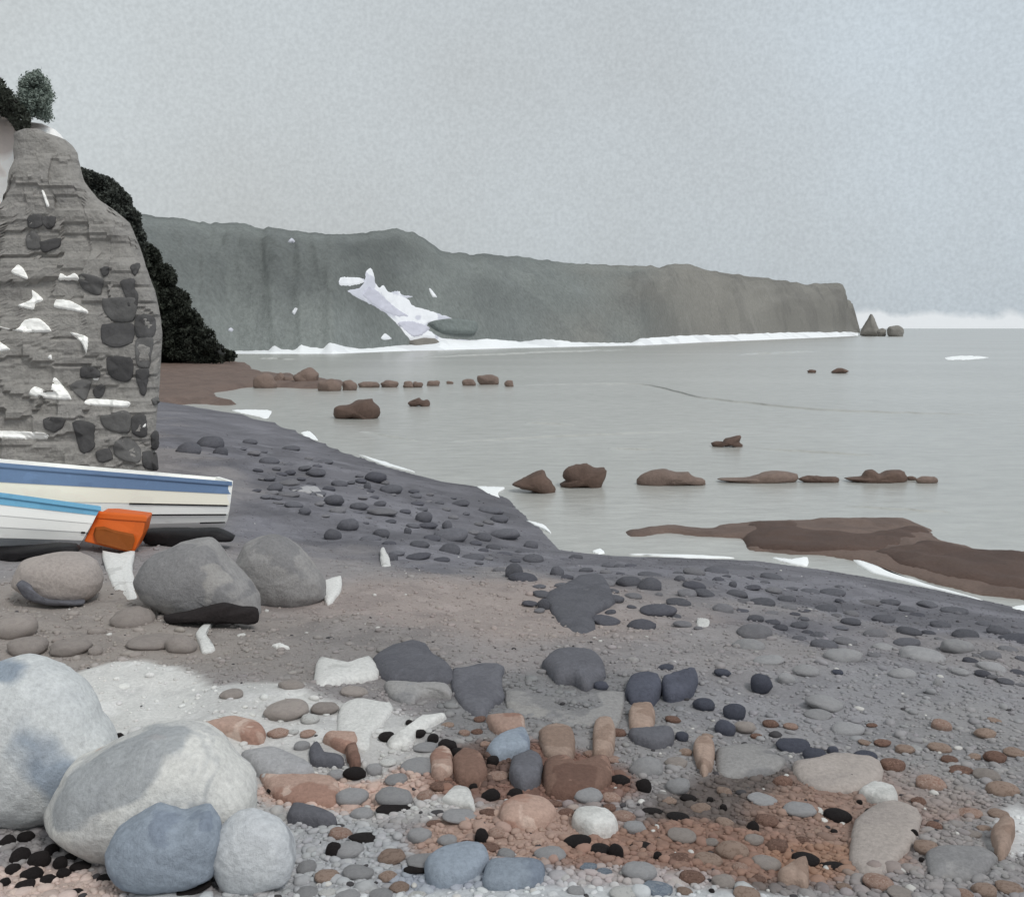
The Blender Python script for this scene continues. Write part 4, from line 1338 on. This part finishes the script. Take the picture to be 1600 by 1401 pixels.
boulder([(250, 1250), (260, 1235), (278, 1221), (296, 1218), (306, 1245), (304, 1272), (285, 1282), (260, 1276)], 'stone', MAT_B4, .6, -.9, rough_amp=.02, seed=44,
        label='small light grey stone leaning on the front of the white boulder', cat='stone')
boulder([(164, 1330), (180, 1300), (215, 1278), (244, 1263), (270, 1268), (292, 1275), (330, 1263), (346, 1300), (342, 1340), (330, 1364), (240, 1386), (190, 1374), (168, 1352)], 'stone', MAT_B3, .7, .2, rough_amp=.035, seed=45,
        label='slate blue stone lying in front of the white boulder', cat='stone')
boulder([(329, 1330), (340, 1296), (366, 1276), (396, 1270), (436, 1282), (458, 1310), (462, 1342), (450, 1370), (400, 1390), (352, 1386), (334, 1362)], 'boulder', MAT_B4, .8, .2, rough_amp=.03, seed=46,
        label='round light grey boulder right of the slate blue stone', cat='boulder')
boulder([(338, 1352), (350, 1335), (365, 1328), (385, 1333), (405, 1325), (422, 1326), (408, 1345), (412, 1362), (434, 1352), (434, 1372), (400, 1384), (360, 1384)], 'stone', MAT_DARK, .5, -.8, rough_amp=.03, seed=47,
        label='dark grey stone resting before the round light grey boulder', cat='stone')
boulder([(20, 910), (34, 878), (80, 866), (122, 866), (150, 880), (161, 905), (152, 926), (120, 942), (60, 936)], 'boulder', MAT_TAUPE, .8, .35, rough_amp=.025, seed=48,
        label='taupe boulder under the bow side of the boat, left of the crate', cat='boulder')
boulder([(214, 905), (234, 872), (280, 850), (330, 846), (362, 878), (392, 908), (404, 936), (402, 968), (320, 966), (270, 956), (226, 936)], 'boulder', MAT_MID, .8, .35, rough_amp=.035, seed=49,
        label='large grey boulder below the stern of the boat', cat='boulder')
boulder([(360, 900), (382, 852), (420, 836), (446, 840), (482, 870), (506, 902), (508, 932), (482, 948), (430, 956), (390, 950)], 'boulder', MAT_MID, .8, .9, rough_amp=.035, seed=50,
        label='smooth grey boulder just right of the boat stern', cat='boulder')
boulder([(256, 962), (290, 956), (320, 948), (352, 942), (378, 948), (402, 950), (402, 972), (380, 972), (340, 974), (300, 970), (262, 972)], 'stone', MAT_BLK, .3, -1.0, rough_amp=.03, seed=51,  # shadow under the boulder, put in as a black body
        label='long black shape for the shadow along the foot of the large grey boulder', cat='stone')
boulder([(26, 912), (34, 906), (50, 912), (58, 925), (80, 934), (130, 938), (128, 944), (80, 944), (40, 932)], 'stone', MAT_DARK, .4, -.6, rough_amp=.03, seed=52,
        label='long dark stone at the foot of the taupe boulder', cat='stone')
boulder([(234, 893), (250, 878), (268, 874), (282, 886), (270, 896), (248, 908), (244, 896)], 'stone', MAT_DARK, .6, -1.6, rough_amp=.03, seed=53, label='small dark stone on top of the large grey boulder', cat='stone')

flat_stone([(160, 866), (185, 872), (212, 866), (206, 892), (216, 926), (214, 948), (200, 938), (178, 920), (166, 890)], .03, 'board', MAT_PALEST, label='pale weathered board lying on the shingle below the orange crate', cat='board')
F_ = [  # outline, height, material, label
    ([(492, 1055), (500, 1037), (545, 1047), (580, 1038), (594, 1058), (560, 1068), (495, 1072)], .05, MAT_PALEST, 'white flat slab left of the dark slate slab in mid beach'),
    ([(582, 1040), (610, 1022), (640, 1013), (670, 1022), (677, 1035), (705, 1048), (708, 1066), (650, 1070), (600, 1063)], .07, MAT_DARK, 'dark slate slab right of the white slab in mid beach'),
    ([(708, 1052), (785, 1048), (783, 1065), (788, 1095), (770, 1105), (752, 1124), (728, 1110), (708, 1085)], .05, MAT_DARK, 'dark grey slab pointing towards us below the dark slate slab'),
    ([(600, 1072), (650, 1074), (700, 1076), (704, 1092), (660, 1090), (640, 1102), (612, 1092)], .04, MAT_MID, 'mid grey slab between two dark slate slabs'),
    ([(847, 1043), (870, 1027), (920, 1028), (940, 1040), (946, 1060), (915, 1080), (895, 1070), (870, 1070), (858, 1055)], .08, MAT_DARK, 'dark slate stone in the centre, pointed at its left'),
    ([(977, 1085), (985, 1065), (1010, 1060), (1030, 1068), (1034, 1085), (1020, 1104), (985, 1100)], .07, MAT_DARK2, 'blue black stone, left of a touching pair'),
    ([(1034, 1070), (1070, 1058), (1088, 1055), (1090, 1070), (1080, 1090), (1050, 1098), (1036, 1094)], .07, MAT_DARK2, 'blue black stone, right of a touching pair'),
    ([(790, 1080), (860, 1090), (972, 1090), (970, 1120), (960, 1140), (920, 1135), (850, 1130), (800, 1120)], .02, MAT_MID, 'broad flat grey slab below the pointed slate stone'),
    ([(530, 1110), (555, 1095), (615, 1103), (600, 1130), (580, 1150), (575, 1175), (530, 1165)], .03, MAT_PALEST, 'broad white slab with a row of black pebbles at its right'),
    ([(605, 1164), (635, 1142), (660, 1124), (700, 1122), (672, 1138), (652, 1150), (640, 1168), (612, 1170)], .04, MAT_PALEST, 'slim white stone among black pebbles'),
    ([(303, 1141), (340, 1130), (365, 1128), (400, 1138), (415, 1150), (410, 1163), (385, 1162), (360, 1152), (330, 1145)], .05, MAT_TERRA, 'terracotta stone just behind the white boulder'),
    ([(378, 1182), (420, 1174), (450, 1185), (480, 1200), (493, 1215), (440, 1222), (404, 1214)], .05, MAT_GREYST, 'flat grey stone right of the white boulder top'),
    ([(406, 1215), (440, 1212), (520, 1216), (530, 1240), (520, 1262), (470, 1258), (430, 1250)], .03, MAT_TERRA, 'flat terracotta slab right of the white boulder'),
    ([(505, 1160), (520, 1152), (556, 1155), (558, 1168), (540, 1178)], .05, MAT_TERRA, 'wedge shaped terracotta stone below the broad white slab'),
    ([(540, 1178), (556, 1172), (564, 1196), (556, 1206), (546, 1198)], .05, MAT_RUSTST, 'small rust stone below the terracotta wedge'),
    ([(760, 1130), (800, 1124), (818, 1128), (820, 1142), (795, 1150), (775, 1148)], .05, MAT_TERRA, 'reddish stone above the blue grey one in the middle foreground'),
    ([(760, 1180), (775, 1165), (800, 1154), (822, 1150), (828, 1175), (800, 1185), (775, 1190)], .06, MAT_B3, 'blue grey stone with a black pebble at its left'),
    ([(842, 1150), (870, 1140), (895, 1150), (898, 1180), (880, 1200), (850, 1180)], .05, MAT_TAN, 'purplish tan stone right of the blue grey one'),
    ([(800, 1195), (830, 1184), (848, 1200), (842, 1228), (815, 1236), (796, 1220)], .06, MAT_DARK, 'dark grey stone at the left of the big rust patch'),
    ([(850, 1200), (880, 1192), (900, 1205), (950, 1198), (955, 1225), (920, 1245), (880, 1250), (852, 1240)], .06, MAT_RUSTST, 'large rust stone in the middle foreground'),
    ([(706, 1200), (726, 1182), (752, 1190), (762, 1215), (744, 1232), (715, 1225)], .06, MAT_RUSTST, 'rust stone at the end of the black pebble row'),
    ([(672, 1190), (690, 1176), (706, 1184), (708, 1210), (690, 1220), (675, 1215)], .05, MAT_TERRA, 'upright terracotta stone left of the rust stones'),
    ([(926, 1160), (930, 1134), (955, 1131), (962, 1150), (958, 1180), (945, 1196), (928, 1190)], .06, MAT_TAN, 'tall tan stone, left of three in the middle foreground'),
    ([(983, 1120), (990, 1111), (1018, 1112), (1023, 1130), (1018, 1146), (986, 1144)], .06, MAT_TAN, 'tan stone above the brown wedge in the middle foreground'),
    ([(982, 1148), (1030, 1146), (1052, 1150), (1050, 1166), (1020, 1170), (990, 1160)], .05, MAT_DARK, 'brownish dark wedge stone under the tan stone'),
    ([(1083, 1175), (1090, 1163), (1108, 1163), (1117, 1180), (1112, 1205), (1100, 1214), (1090, 1200)], .06, MAT_TAN, 'tan upright stone right of the middle foreground'),
    ([(1120, 1176), (1180, 1172), (1228, 1194), (1200, 1212), (1150, 1216), (1122, 1210)], .04, MAT_MID, 'broad grey slab right of the tan upright stone'),
    ([(1240, 1196), (1300, 1188), (1372, 1195), (1378, 1220), (1330, 1240), (1270, 1232), (1244, 1215)], .04, MAT_TAUPE, 'broad tan grey slab below the dark stones on the right'),
    ([(1342, 1244), (1365, 1230), (1398, 1240), (1402, 1256), (1370, 1258)], .05, MAT_PALEST, 'pale stone with a black dot pebble on the right'),
    ([(893, 1292), (900, 1275), (925, 1272), (950, 1282), (966, 1296), (955, 1308), (920, 1310)], .06, MAT_PALEST, 'pale oval stone above three black stones'),
    ([(690, 1252), (710, 1232), (735, 1240), (742, 1268), (720, 1262), (700, 1256)], .03, MAT_PALEST, 'pale stone left of the rust patch'),
    ([(782, 1270), (810, 1258), (850, 1258), (870, 1275), (850, 1294), (800, 1296), (784, 1290)], .06, MAT_TERRA, 'light terracotta stone below the big rust stone'),
    ([(664, 1362), (690, 1340), (730, 1329), (760, 1334), (763, 1352), (740, 1376), (700, 1388), (672, 1384)], .06, MAT_B3, 'blue grey stone, left of a pair at the bottom middle'),
    ([(762, 1356), (810, 1354), (850, 1360), (846, 1382), (800, 1390), (755, 1388)], .05, MAT_B3, 'blue grey stone, right of a pair at the bottom middle'),
    ([(450, 1286), (456, 1266), (490, 1272), (528, 1288), (500, 1294)], .05, MAT_DARK, 'dark crescent stone right of the round light grey boulder top'),
    ([(486, 1196), (484, 1174), (495, 1165), (506, 1188), (536, 1190), (536, 1199), (505, 1200)], .04, MAT_DARK, 'dark curved stone left of the terracotta wedge'),
    ([(1215, 1372), (1260, 1355), (1262, 1390), (1240, 1386), (1222, 1384)], .05, MAT_TAN, 'tan stone at the bottom right'),
    ([(1335, 1290), (1390, 1262), (1440, 1280), (1420, 1330), (1370, 1376), (1328, 1350)], .04, MAT_TAUPE, 'broad reddish grey slab at the lower right'),
    ([(1450, 1330), (1530, 1330), (1560, 1345), (1520, 1376), (1455, 1370)], .03, MAT_MID, 'square grey slab at the bottom right'),
    ([(1558, 1345), (1548, 1310), (1565, 1295), (1585, 1300), (1580, 1325), (1568, 1345)], .06, MAT_TAN, 'pale tan stone at the right edge near the bottom'),
    ([(502, 912), (520, 908), (534, 905), (532, 925), (515, 946), (506, 938)], .04, MAT_PALEST, 'white stone right of the smooth grey boulder'),
    ([(306, 992), (320, 978), (332, 976), (322, 996), (336, 1016), (316, 1020)], .03, MAT_PALEST, 'white splinter stone below the long black shadow shape'),
    ([(852, 930), (900, 910), (945, 915), (960, 945), (930, 960), (930, 985), (900, 995), (870, 970)], .05, MAT_DARK, 'broad dark slate slab on the brow of the beach'),
    ([(594, 866), (600, 862), (612, 886), (596, 888)], .03, MAT_PALEST, 'small white stone on the grey upper beach'),
    ([(455, 766), (480, 760), (498, 764), (505, 778), (490, 772)], .03, MAT_GREYST, 'pale grey stone high on the shingle right of the boat'),
    ([(1090, 970), (1108, 972), (1106, 979), (1090, 979)], .02, MAT_PALEST, 'tiny white stone on the brow of the beach'),
    ([(425, 1010), (438, 1008), (452, 1014), (438, 1014)], .02, MAT_PALEST, 'thin white stone below the smooth grey boulder'),
]
for i, (poly, h, mt, lab) in enumerate(F_):
    flat_stone(poly, h, 'flat_stone' if h < .045 else 'stone', mt, seed=i, label=lab, cat='stone')

PB = [  # cx, cy, rx, ry, material, group key
    # dark stones in the slate band near the water
    *[(x, y, a, b_, MAT_DARK, 'band') for x, y, a, b_ in [
        (495, 737, 15, 7), (486, 756, 8, 4), (530, 755, 13, 7), (574, 759, 6, 8), (612, 763, 18, 9), (522, 780, 16, 10), (476, 798, 10, 7), (545, 818, 16, 12), (520, 836, 14, 12), (594, 786, 10, 5),
        (662, 807, 13, 11), (699, 818, 8, 16), (597, 832, 13, 9), (637, 828, 6, 9), (755, 838, 13, 8), (703, 857, 16, 12), (614, 871, 9, 10), (803, 890, 14, 26), (870, 893, 11, 12), (916, 890, 11, 5),
        (985, 908, 20, 12), (1015, 912, 18, 14), (850, 942, 10, 15), (1062, 903, 8, 6), (1145, 912, 6, 8), (1100, 925, 16, 8), (1190, 940, 22, 10), (1230, 935, 14, 7), (1290, 950, 20, 8), (1330, 970, 16, 8),
        (1380, 965, 18, 8), (1420, 985, 20, 9), (1470, 975, 16, 8), (1510, 990, 22, 10), (1560, 985, 18, 10), (740, 870, 18, 8), (770, 855, 12, 7), (655, 850, 16, 8), (1250, 975, 14, 7), (1180, 965, 14, 7),
        (1060, 940, 20, 8), (960, 935, 16, 8), (330, 690, 22, 12), (295, 700, 18, 12), (345, 705, 12, 9), (420, 720, 16, 8), (455, 700, 14, 6), (390, 690, 12, 6), (430, 760, 12, 7), (560, 790, 14, 7), (1120, 890, 18, 7), (1205, 900, 18, 7),
        (1300, 925, 20, 8), (1390, 940, 16, 7), (900, 870, 12, 6), (830, 850, 12, 8), (780, 810, 14, 8), (720, 785, 14, 6)]],
    # dark pebbles on the right
    *[(x, y, a, b_, MAT_DARK2, 'right') for x, y, a, b_ in [
        (1128, 1049, 13, 7), (1188, 1064, 17, 17), (1101, 1098, 17, 12), (1148, 1110, 18, 16), (1133, 1136, 17, 15), (1240, 1162, 28, 13), (1272, 1178, 20, 14), (1302, 1171, 9, 9), (1352, 1180, 18, 11), (1309, 1049, 9, 5),
        (1065, 1149, 11, 10), (938, 1070, 12, 9), (1040, 1041, 13, 6)]],
    # outlined grey pebbles on the right
    *[(x, y, a, b_, MAT_GREYST, 'outline') for x, y, a, b_ in [
        (1170, 1006, 25, 13), (1202, 1030, 25, 10), (1316, 1023, 30, 16), (1259, 1045, 20, 11), (1228, 1058, 15, 10), (1440, 1022, 36, 16), (1495, 1008, 24, 14), (1287, 1095, 30, 14), (1277, 1114, 22, 9), (1325, 1137, 26, 12),
        (1410, 1050, 20, 10), (1500, 1048, 14, 7), (1466, 1066, 8, 10), (1380, 1010, 18, 8), (1550, 1040, 22, 10)]],
    # small stones by the left boulders
    *[(x, y, a, b_, MAT_TAUPE, 'left') for x, y, a, b_ in [
        (208, 962, 32, 20), (150, 985, 14, 9), (240, 1000, 40, 14), (282, 1004, 24, 17), (110, 1008, 32, 16), (25, 976, 34, 22), (45, 1006, 30, 17), (363, 1082, 18, 9), (450, 1104, 34, 17), (508, 1104, 22, 11), (455, 1068, 20, 10),
        (552, 1078, 24, 10), (150, 1015, 12, 9), (325, 940, 20, 10)]],
    # outlined stones in the middle foreground
    *[(x, y, a, b_, MAT_GREYST, 'middle') for x, y, a, b_ in [
        (665, 1194, 38, 15), (617, 1243, 30, 18), (550, 1242, 26, 15), (720, 1272, 30, 13), (655, 1302, 20, 14), (664, 1342, 32, 14), (560, 1360, 26, 14), (665, 1165, 22, 9), (585, 1200, 14, 12), (545, 1325, 24, 14),
        (640, 1075, 20, 12), (920, 1240, 24, 13), (1010, 1195, 26, 18), (1060, 1225, 20, 14), (860, 1330, 26, 14), (990, 1290, 18, 12), (1190, 1246, 24, 10), (1250, 1262, 26, 13), (700, 1310, 16, 10), (480, 1352, 18, 12), (620, 1215, 20, 10)]],
    # black stones and pebbles of the middle foreground
    *[(x, y, a, b_, MAT_BLK, 'black') for x, y, a, b_ in [
        (605, 1149, 14, 9), (640, 1128, 7, 5), (640, 1144, 6, 5), (656, 1144, 10, 7), (677, 1152, 10, 9), (700, 1162, 15, 10), (716, 1174, 12, 9), (728, 1184, 12, 8), (770, 1187, 10, 10), (752, 1303, 12, 15), (767, 1240, 16, 12),
        (805, 1237, 12, 9), (1006, 1225, 13, 13), (1028, 1337, 9, 10), (968, 1216, 16, 10), (902, 1312, 22, 12), (938, 1325, 18, 10), (962, 1328, 13, 16), (1000, 1318, 20, 7), (1018, 1265, 18, 6), (740, 1228, 7, 7), (1060, 1273, 18, 8),
        (1308, 1272, 22, 13), (1258, 1340, 22, 12), (1300, 1350, 20, 6), (1357, 1303, 9, 5), (1428, 1300, 7, 11), (1176, 1290, 10, 13), (1130, 1260, 6, 8), (1440, 1342, 5, 5), (1343, 1252, 5, 5), (1303, 1298, 6, 5), (1364, 1267, 12, 5), (1346, 1318, 5, 5),
        (1110, 1248, 6, 5), (1075, 1245, 14, 7), (614, 1262, 30, 9), (575, 1306, 28, 9), (522, 1326, 16, 15), (555, 1205, 18, 11), (655, 1355, 26, 8), (796, 1352, 10, 5), (432, 1232, 14, 7), (186, 1150, 8, 8), (830, 1290, 5, 5), (1112, 1390, 5, 4)]],
    # black weedy pebbles at the lower left
    *[(x, y, a, b_, MAT_BLK, 'weed') for x, y, a, b_ in [
        (12, 1312, 13, 12), (40, 1306, 14, 11), (32, 1334, 16, 15), (62, 1340, 18, 16), (50, 1362, 18, 12), (20, 1356, 12, 10), (80, 1326, 12, 11), (95, 1345, 11, 12), (112, 1336, 11, 7), (126, 1350, 16, 8), (100, 1362, 12, 9), (140, 1340, 10, 7),
        (72, 1372, 14, 8), (40, 1380, 16, 9), (165, 1371, 14, 8), (195, 1374, 11, 8), (222, 1384, 15, 7), (118, 1392, 12, 6), (8, 1376, 9, 8), (300, 1388, 32, 7), (380, 1386, 34, 7)]],
]
PL = {'band': ('dark slate stone in the grey band of shingle next to the water', 'dark stones in the slate band'),
      'right': ('smooth blue black pebble on the open grey shingle at the right', 'blue black pebbles on the right'),
      'outline': ('low grey pebble half sunk in the open grey shingle at the right', 'grey pebbles on the right'),
      'left': ('taupe stone on the shingle between the boat and the white boulder', 'taupe stones below the boat'),
      'middle': ('grey rounded stone among the rust and terracotta stones of the foreground', 'grey stones in the middle foreground'),
      'black': ('small black stone lying among the rust and pale stones of the foreground', 'black stones in the foreground'),
      'weed': ('shiny black pebble in the heap at the lower left boulders', 'black pebbles heaped at the lower left')}
ANCHORS = [('the boat stern', 362, 790), ('the orange crate', 180, 833), ('the white boulder', 240, 1230), ('the large grey boulder', 310, 910), ('the smooth grey boulder', 440, 900),
           ('the round light grey boulder', 396, 1330), ('the slate blue stone', 255, 1320), ('the white flat slab', 545, 1055), ('the dark slate slab', 645, 1045), ('the broad white slab', 565, 1135),
           ('the pointed slate stone', 898, 1053), ('the touching blue black pair', 1033, 1080), ('the large rust stone', 905, 1222), ('the pale oval stone', 930, 1291), ('the tan upright stone', 1100, 1188),
           ('the pale dotted stone', 1372, 1246), ('the broad dark slab', 905, 950), ('the shingle point', 850, 830), ('the cliff corner', 250, 735), ('the broad reddish slab', 1382, 1320),
           ('the square grey slab', 1505, 1352), ('the bottom blue grey pair', 757, 1362), ('the tallest sea rock', 910, 745), ('the big flat reef', 1400, 890), ('the small white stone', 603, 875),
           ('the terracotta wedge', 530, 1162), ('the broad tan grey slab', 1310, 1215), ('the flat terracotta slab', 468, 1238), ('the notch foam', 768, 770), ('the tiny white stone', 1099, 975),
           ('the lone dark sea rock', 556, 660), ('the sloping sea rock', 835, 775), ('the tapering sea rock', 1050, 770), ('the jagged sea rock', 1140, 710), ('the right edge foam', 1598, 955), ('the reef foam patch', 1235, 877),
           ('the pale grey stone', 482, 768), ('the purplish tan stone', 870, 1168), ('the light terracotta stone', 825, 1277), ('the far shingle foam line', 600, 722), ('the straight foam line', 1080, 869), ('the point foam streak', 842, 823),
           ('the big blue grey boulder', 60, 1170), ('the taupe boulder', 90, 905)]
NTH = ['nearest', 'second nearest', 'third nearest', 'fourth nearest', 'fifth nearest', 'sixth nearest', 'seventh nearest', 'eighth nearest', 'ninth nearest', 'tenth nearest', 'eleventh nearest', 'twelfth nearest'] + ['%dth nearest' % k for k in range(13, 40)]
WORD = {'band': 'dark slate stone', 'right': 'smooth blue black pebble', 'outline': 'half sunk grey pebble', 'left': 'small taupe stone', 'middle': 'small rounded grey stone',
        'black': 'small black stone', 'weed': 'shiny black pebble'}
# flat slates packed into the dark band by the water
MAT_SL = [st('flat_slate_a', V(96, 96, 101), [(.87, .52, 1, .8), (1.12, .6, 1.8, .6)], 4), st('flat_slate_b', V(82, 82, 88), [(.87, .52, 1, .8), (1.12, .6, 1.8, .6)], 4),
          st('flat_slate_c', V(110, 109, 112), [(.87, .52, 1, .8), (1.12, .6, 1.8, .6)], 4)]
SLATES = []
rs = random.Random(9)
tk = [(q[0], q[1], q[2]) for q in PB]
tries = 0
while len(SLATES) < 170 and tries < 9000:
    tries += 1
    cx = rs.uniform(380, 1600)
    top = np.interp(cx, [380, 500, 620, 760, 850, 1000, 1300, 1600], [700, 715, 755, 790, 868, 884, 912, 970])
    cy = top + rs.random() ** 1.15 * np.interp(cx, [380, 600, 850, 1600], [70, 110, 95, 100])
    a = rs.choice([rs.uniform(6, 11), rs.uniform(9, 18), rs.uniform(16, 30)]) * np.interp(cy, [700, 850, 1050], [.7, .95, 1.25]); b_ = a * rs.uniform(.32, .55)
    if any(math.hypot(cx - t[0], (cy - t[1]) * 2.2) < (a + t[2]) * .8 for t in tk): continue
    tk.append((cx, cy, a)); SLATES.append((cx, cy, a, b_, rs.choice(MAT_SL), 'slate'))
PB += SLATES
WORD['slate'] = 'flat weathered slate'; PL['slate'] = ('flat slate', 'flat slates packed along the waterline bank')
# further rounded stones of mixed colours between the ones above, kept clear of each other
taken = [(q[0], q[1], q[2]) for q in PB] + [(np.mean([p[0] for p in f[0]]), np.mean([p[1] for p in f[0]]), np.ptp([p[0] for p in f[0]]) / 2) for f in F_]
MIXED = {'terra': MAT_TERRA, 'rust': MAT_RUSTST, 'tan': MAT_TAN, 'pale': MAT_PALEST, 'middle': MAT_GREYST, 'taupe': MAT_TAUPE, 'blue': MAT_B3}
rr_ = random.Random(5)
tries = 0
added = 0
while added < 105 and tries < 6000:
    tries += 1
    cx, cy = rr_.uniform(410, 1590), rr_.uniform(1120, 1396)
    if cx > 1150 and rr_.random() < .55: continue
    a = rr_.uniform(11, 27) * (.75 + .45 * (cy - 1120) / 280)
    b_ = a * rr_.uniform(.42, .68)
    if any(math.hypot(cx - t[0], (cy - t[1]) * 1.5) < (a + t[2]) * .86 for t in taken): continue
    if cx < 480 and cy > 1250: continue
    if cx > 1050: key = rr_.choice(['tan', 'rust', 'rust', 'terra', 'taupe', 'tan'])
    elif cy > 1330: key = rr_.choice(['middle', 'pale', 'blue', 'tan', 'middle'])
    elif cx < 640: key = rr_.choice(['pale', 'middle', 'terra', 'middle', 'pale'])
    else: key = rr_.choice(['rust', 'terra', 'terra', 'tan', 'rust', 'rust'])
    taken.append((cx, cy, a)); added += 1
    PB.append((cx, cy, a, b_, MIXED[key], key))
for k, w in (('terra', 'rounded terracotta stone'), ('rust', 'rounded rust brown stone'), ('tan', 'rounded tan stone'), ('pale', 'rounded whitish stone'), ('taupe', 'rounded taupe stone'), ('blue', 'rounded blue grey stone')):
    WORD[k] = w
    PL[k] = (w, w.replace('stone', 'stones') + ' in the foreground')
bins = {}
for it in PB:
    cx, cy, gk = it[0], it[1], it[5]
    an = min(ANCHORS, key=lambda q: math.hypot((q[1] - cx), (q[2] - cy) * 1.6))
    dx, dy = cx - an[1], (cy - an[2]) * 1.6
    way = ('right of' if dx > 0 else 'left of') if abs(dx) > abs(dy) else ('in front of' if dy > 0 else 'beyond')
    bins.setdefault((gk, an[0], way), []).append((math.hypot(dx, dy), it))
for (gk, an, way), lst in bins.items():
    lst.sort(key=lambda q: q[0])
    for k, (_, (cx, cy, rx, ry, mt, _g)) in enumerate(lst):
        lab = '%s %s %s' % (WORD[gk], way, an) if len(lst) == 1 else '%s %s %s, %s to it' % (WORD[gk], way, an, NTH[k])
        nm = 'slate' if gk == 'slate' else ('pebble' if rx < 16 else 'stone')
        pebble(cx, cy, rx, ry, mt, nm, label=lab, cat=nm, group=PL[gk][1])

# ------------------------------------------------------------------ the mass of shingle
def shingle():
    N = 42000
    px = rng.uniform(-260, 2200, N); py = 640 + 860 * rng.random(N) ** .75
    yy = 1.95 * FOC / (py - 513) * (1 + rng.normal(0, .04, N))
    xx = (px - 800) / FOC * yy
    P = np.stack([xx, yy, land_h(xx, yy)], -1)
    d = shore_dist(P[:, 0], P[:, 1])
    ok = (d > .05) & (P[:, 1] < 60) & ~((P[:, 1] > 14.2) & (P[:, 0] < -.36 * P[:, 1]))
    P = P[ok]
    n = len(P)
    s = P[:, 1] / FOC
    r = np.clip(rng.lognormal(math.log(.0105), .42, n), .006, .034)
    r = np.maximum(r, 1.5 * s)
    c = ground_colour(P[:, 0], P[:, 1])
    v = rng.normal(1.03, .06, n)
    c = c * np.clip(v, .6, 1.5)[:, None] * (1 + rng.normal(0, .008, (n, 3)))
    q = rng.random(n)
    c = np.where((q < .012)[:, None], lin((70, 68, 70)) * v[:, None], c)
    c = np.where(((q > .03) & (q < .04))[:, None], lin((196, 194, 190)) * v[:, None], c)
    lum = ground_colour(P[:, 0], P[:, 1]).mean(1)
    bare = (lum > .50) & (rng.random(n) < .8)
    P, r, s, c = P[~bare], r[~bare], s[~bare], c[~bare]
    near = r / s > 5.0
    for tag_, sel, base, bf in (('near', near, ICO2, ICO2F), ('far', ~near, ICO1, ICO1F)):
        idx = np.where(sel)[0]
        if tag_ == 'far':
            base, bf = ICO1, ICO1F
        m = len(idx)
        sh = np.stack([lump(base, 20 + k, .25) for k in range(10)])[rng.integers(0, 10, m)]
        sc = np.stack([r[idx] * rng.uniform(.85, 1.5, m), r[idx] * rng.uniform(.7, 1.1, m), r[idx] * rng.uniform(.35, .7, m)], -1)
        sh = sh * sc[:, None, :]
        a = rng.uniform(0, 6.28, m)
        ca, sa = np.cos(a)[:, None], np.sin(a)[:, None]
        x = sh[..., 0] * ca - sh[..., 1] * sa; y = sh[..., 0] * sa + sh[..., 1] * ca
        vv = np.stack([x, y, sh[..., 2]], -1) + P[idx][:, None, :] + (sc[:, 2] * rng.uniform(-.1, .4, m))[:, None, None] * np.array([0, 0, 1])
        nb_ = len(base)
        ff = bf[None] + (np.arange(m) * nb_)[:, None, None]
        me = mesh_fast('shingle', vv.reshape(-1, 3), ff.reshape(-1, 3))
        vcol(me, np.repeat(c[idx], nb_, 0))
        obj('shingle', me, MAT_SHINGLE, kind='stuff', label='countless small pebbles strewn over the beach ' + ('close by' if tag_ == 'near' else 'further off'))


MAT_SHINGLE = wash('shingle_pebbles', None, [(.88, .56, 1, .7)], grain=60, grain_amt=.12, patch_scale=9, rough=.9, bump=.3, bump_dist=.005, vertex=True, spec=.2)
shingle()
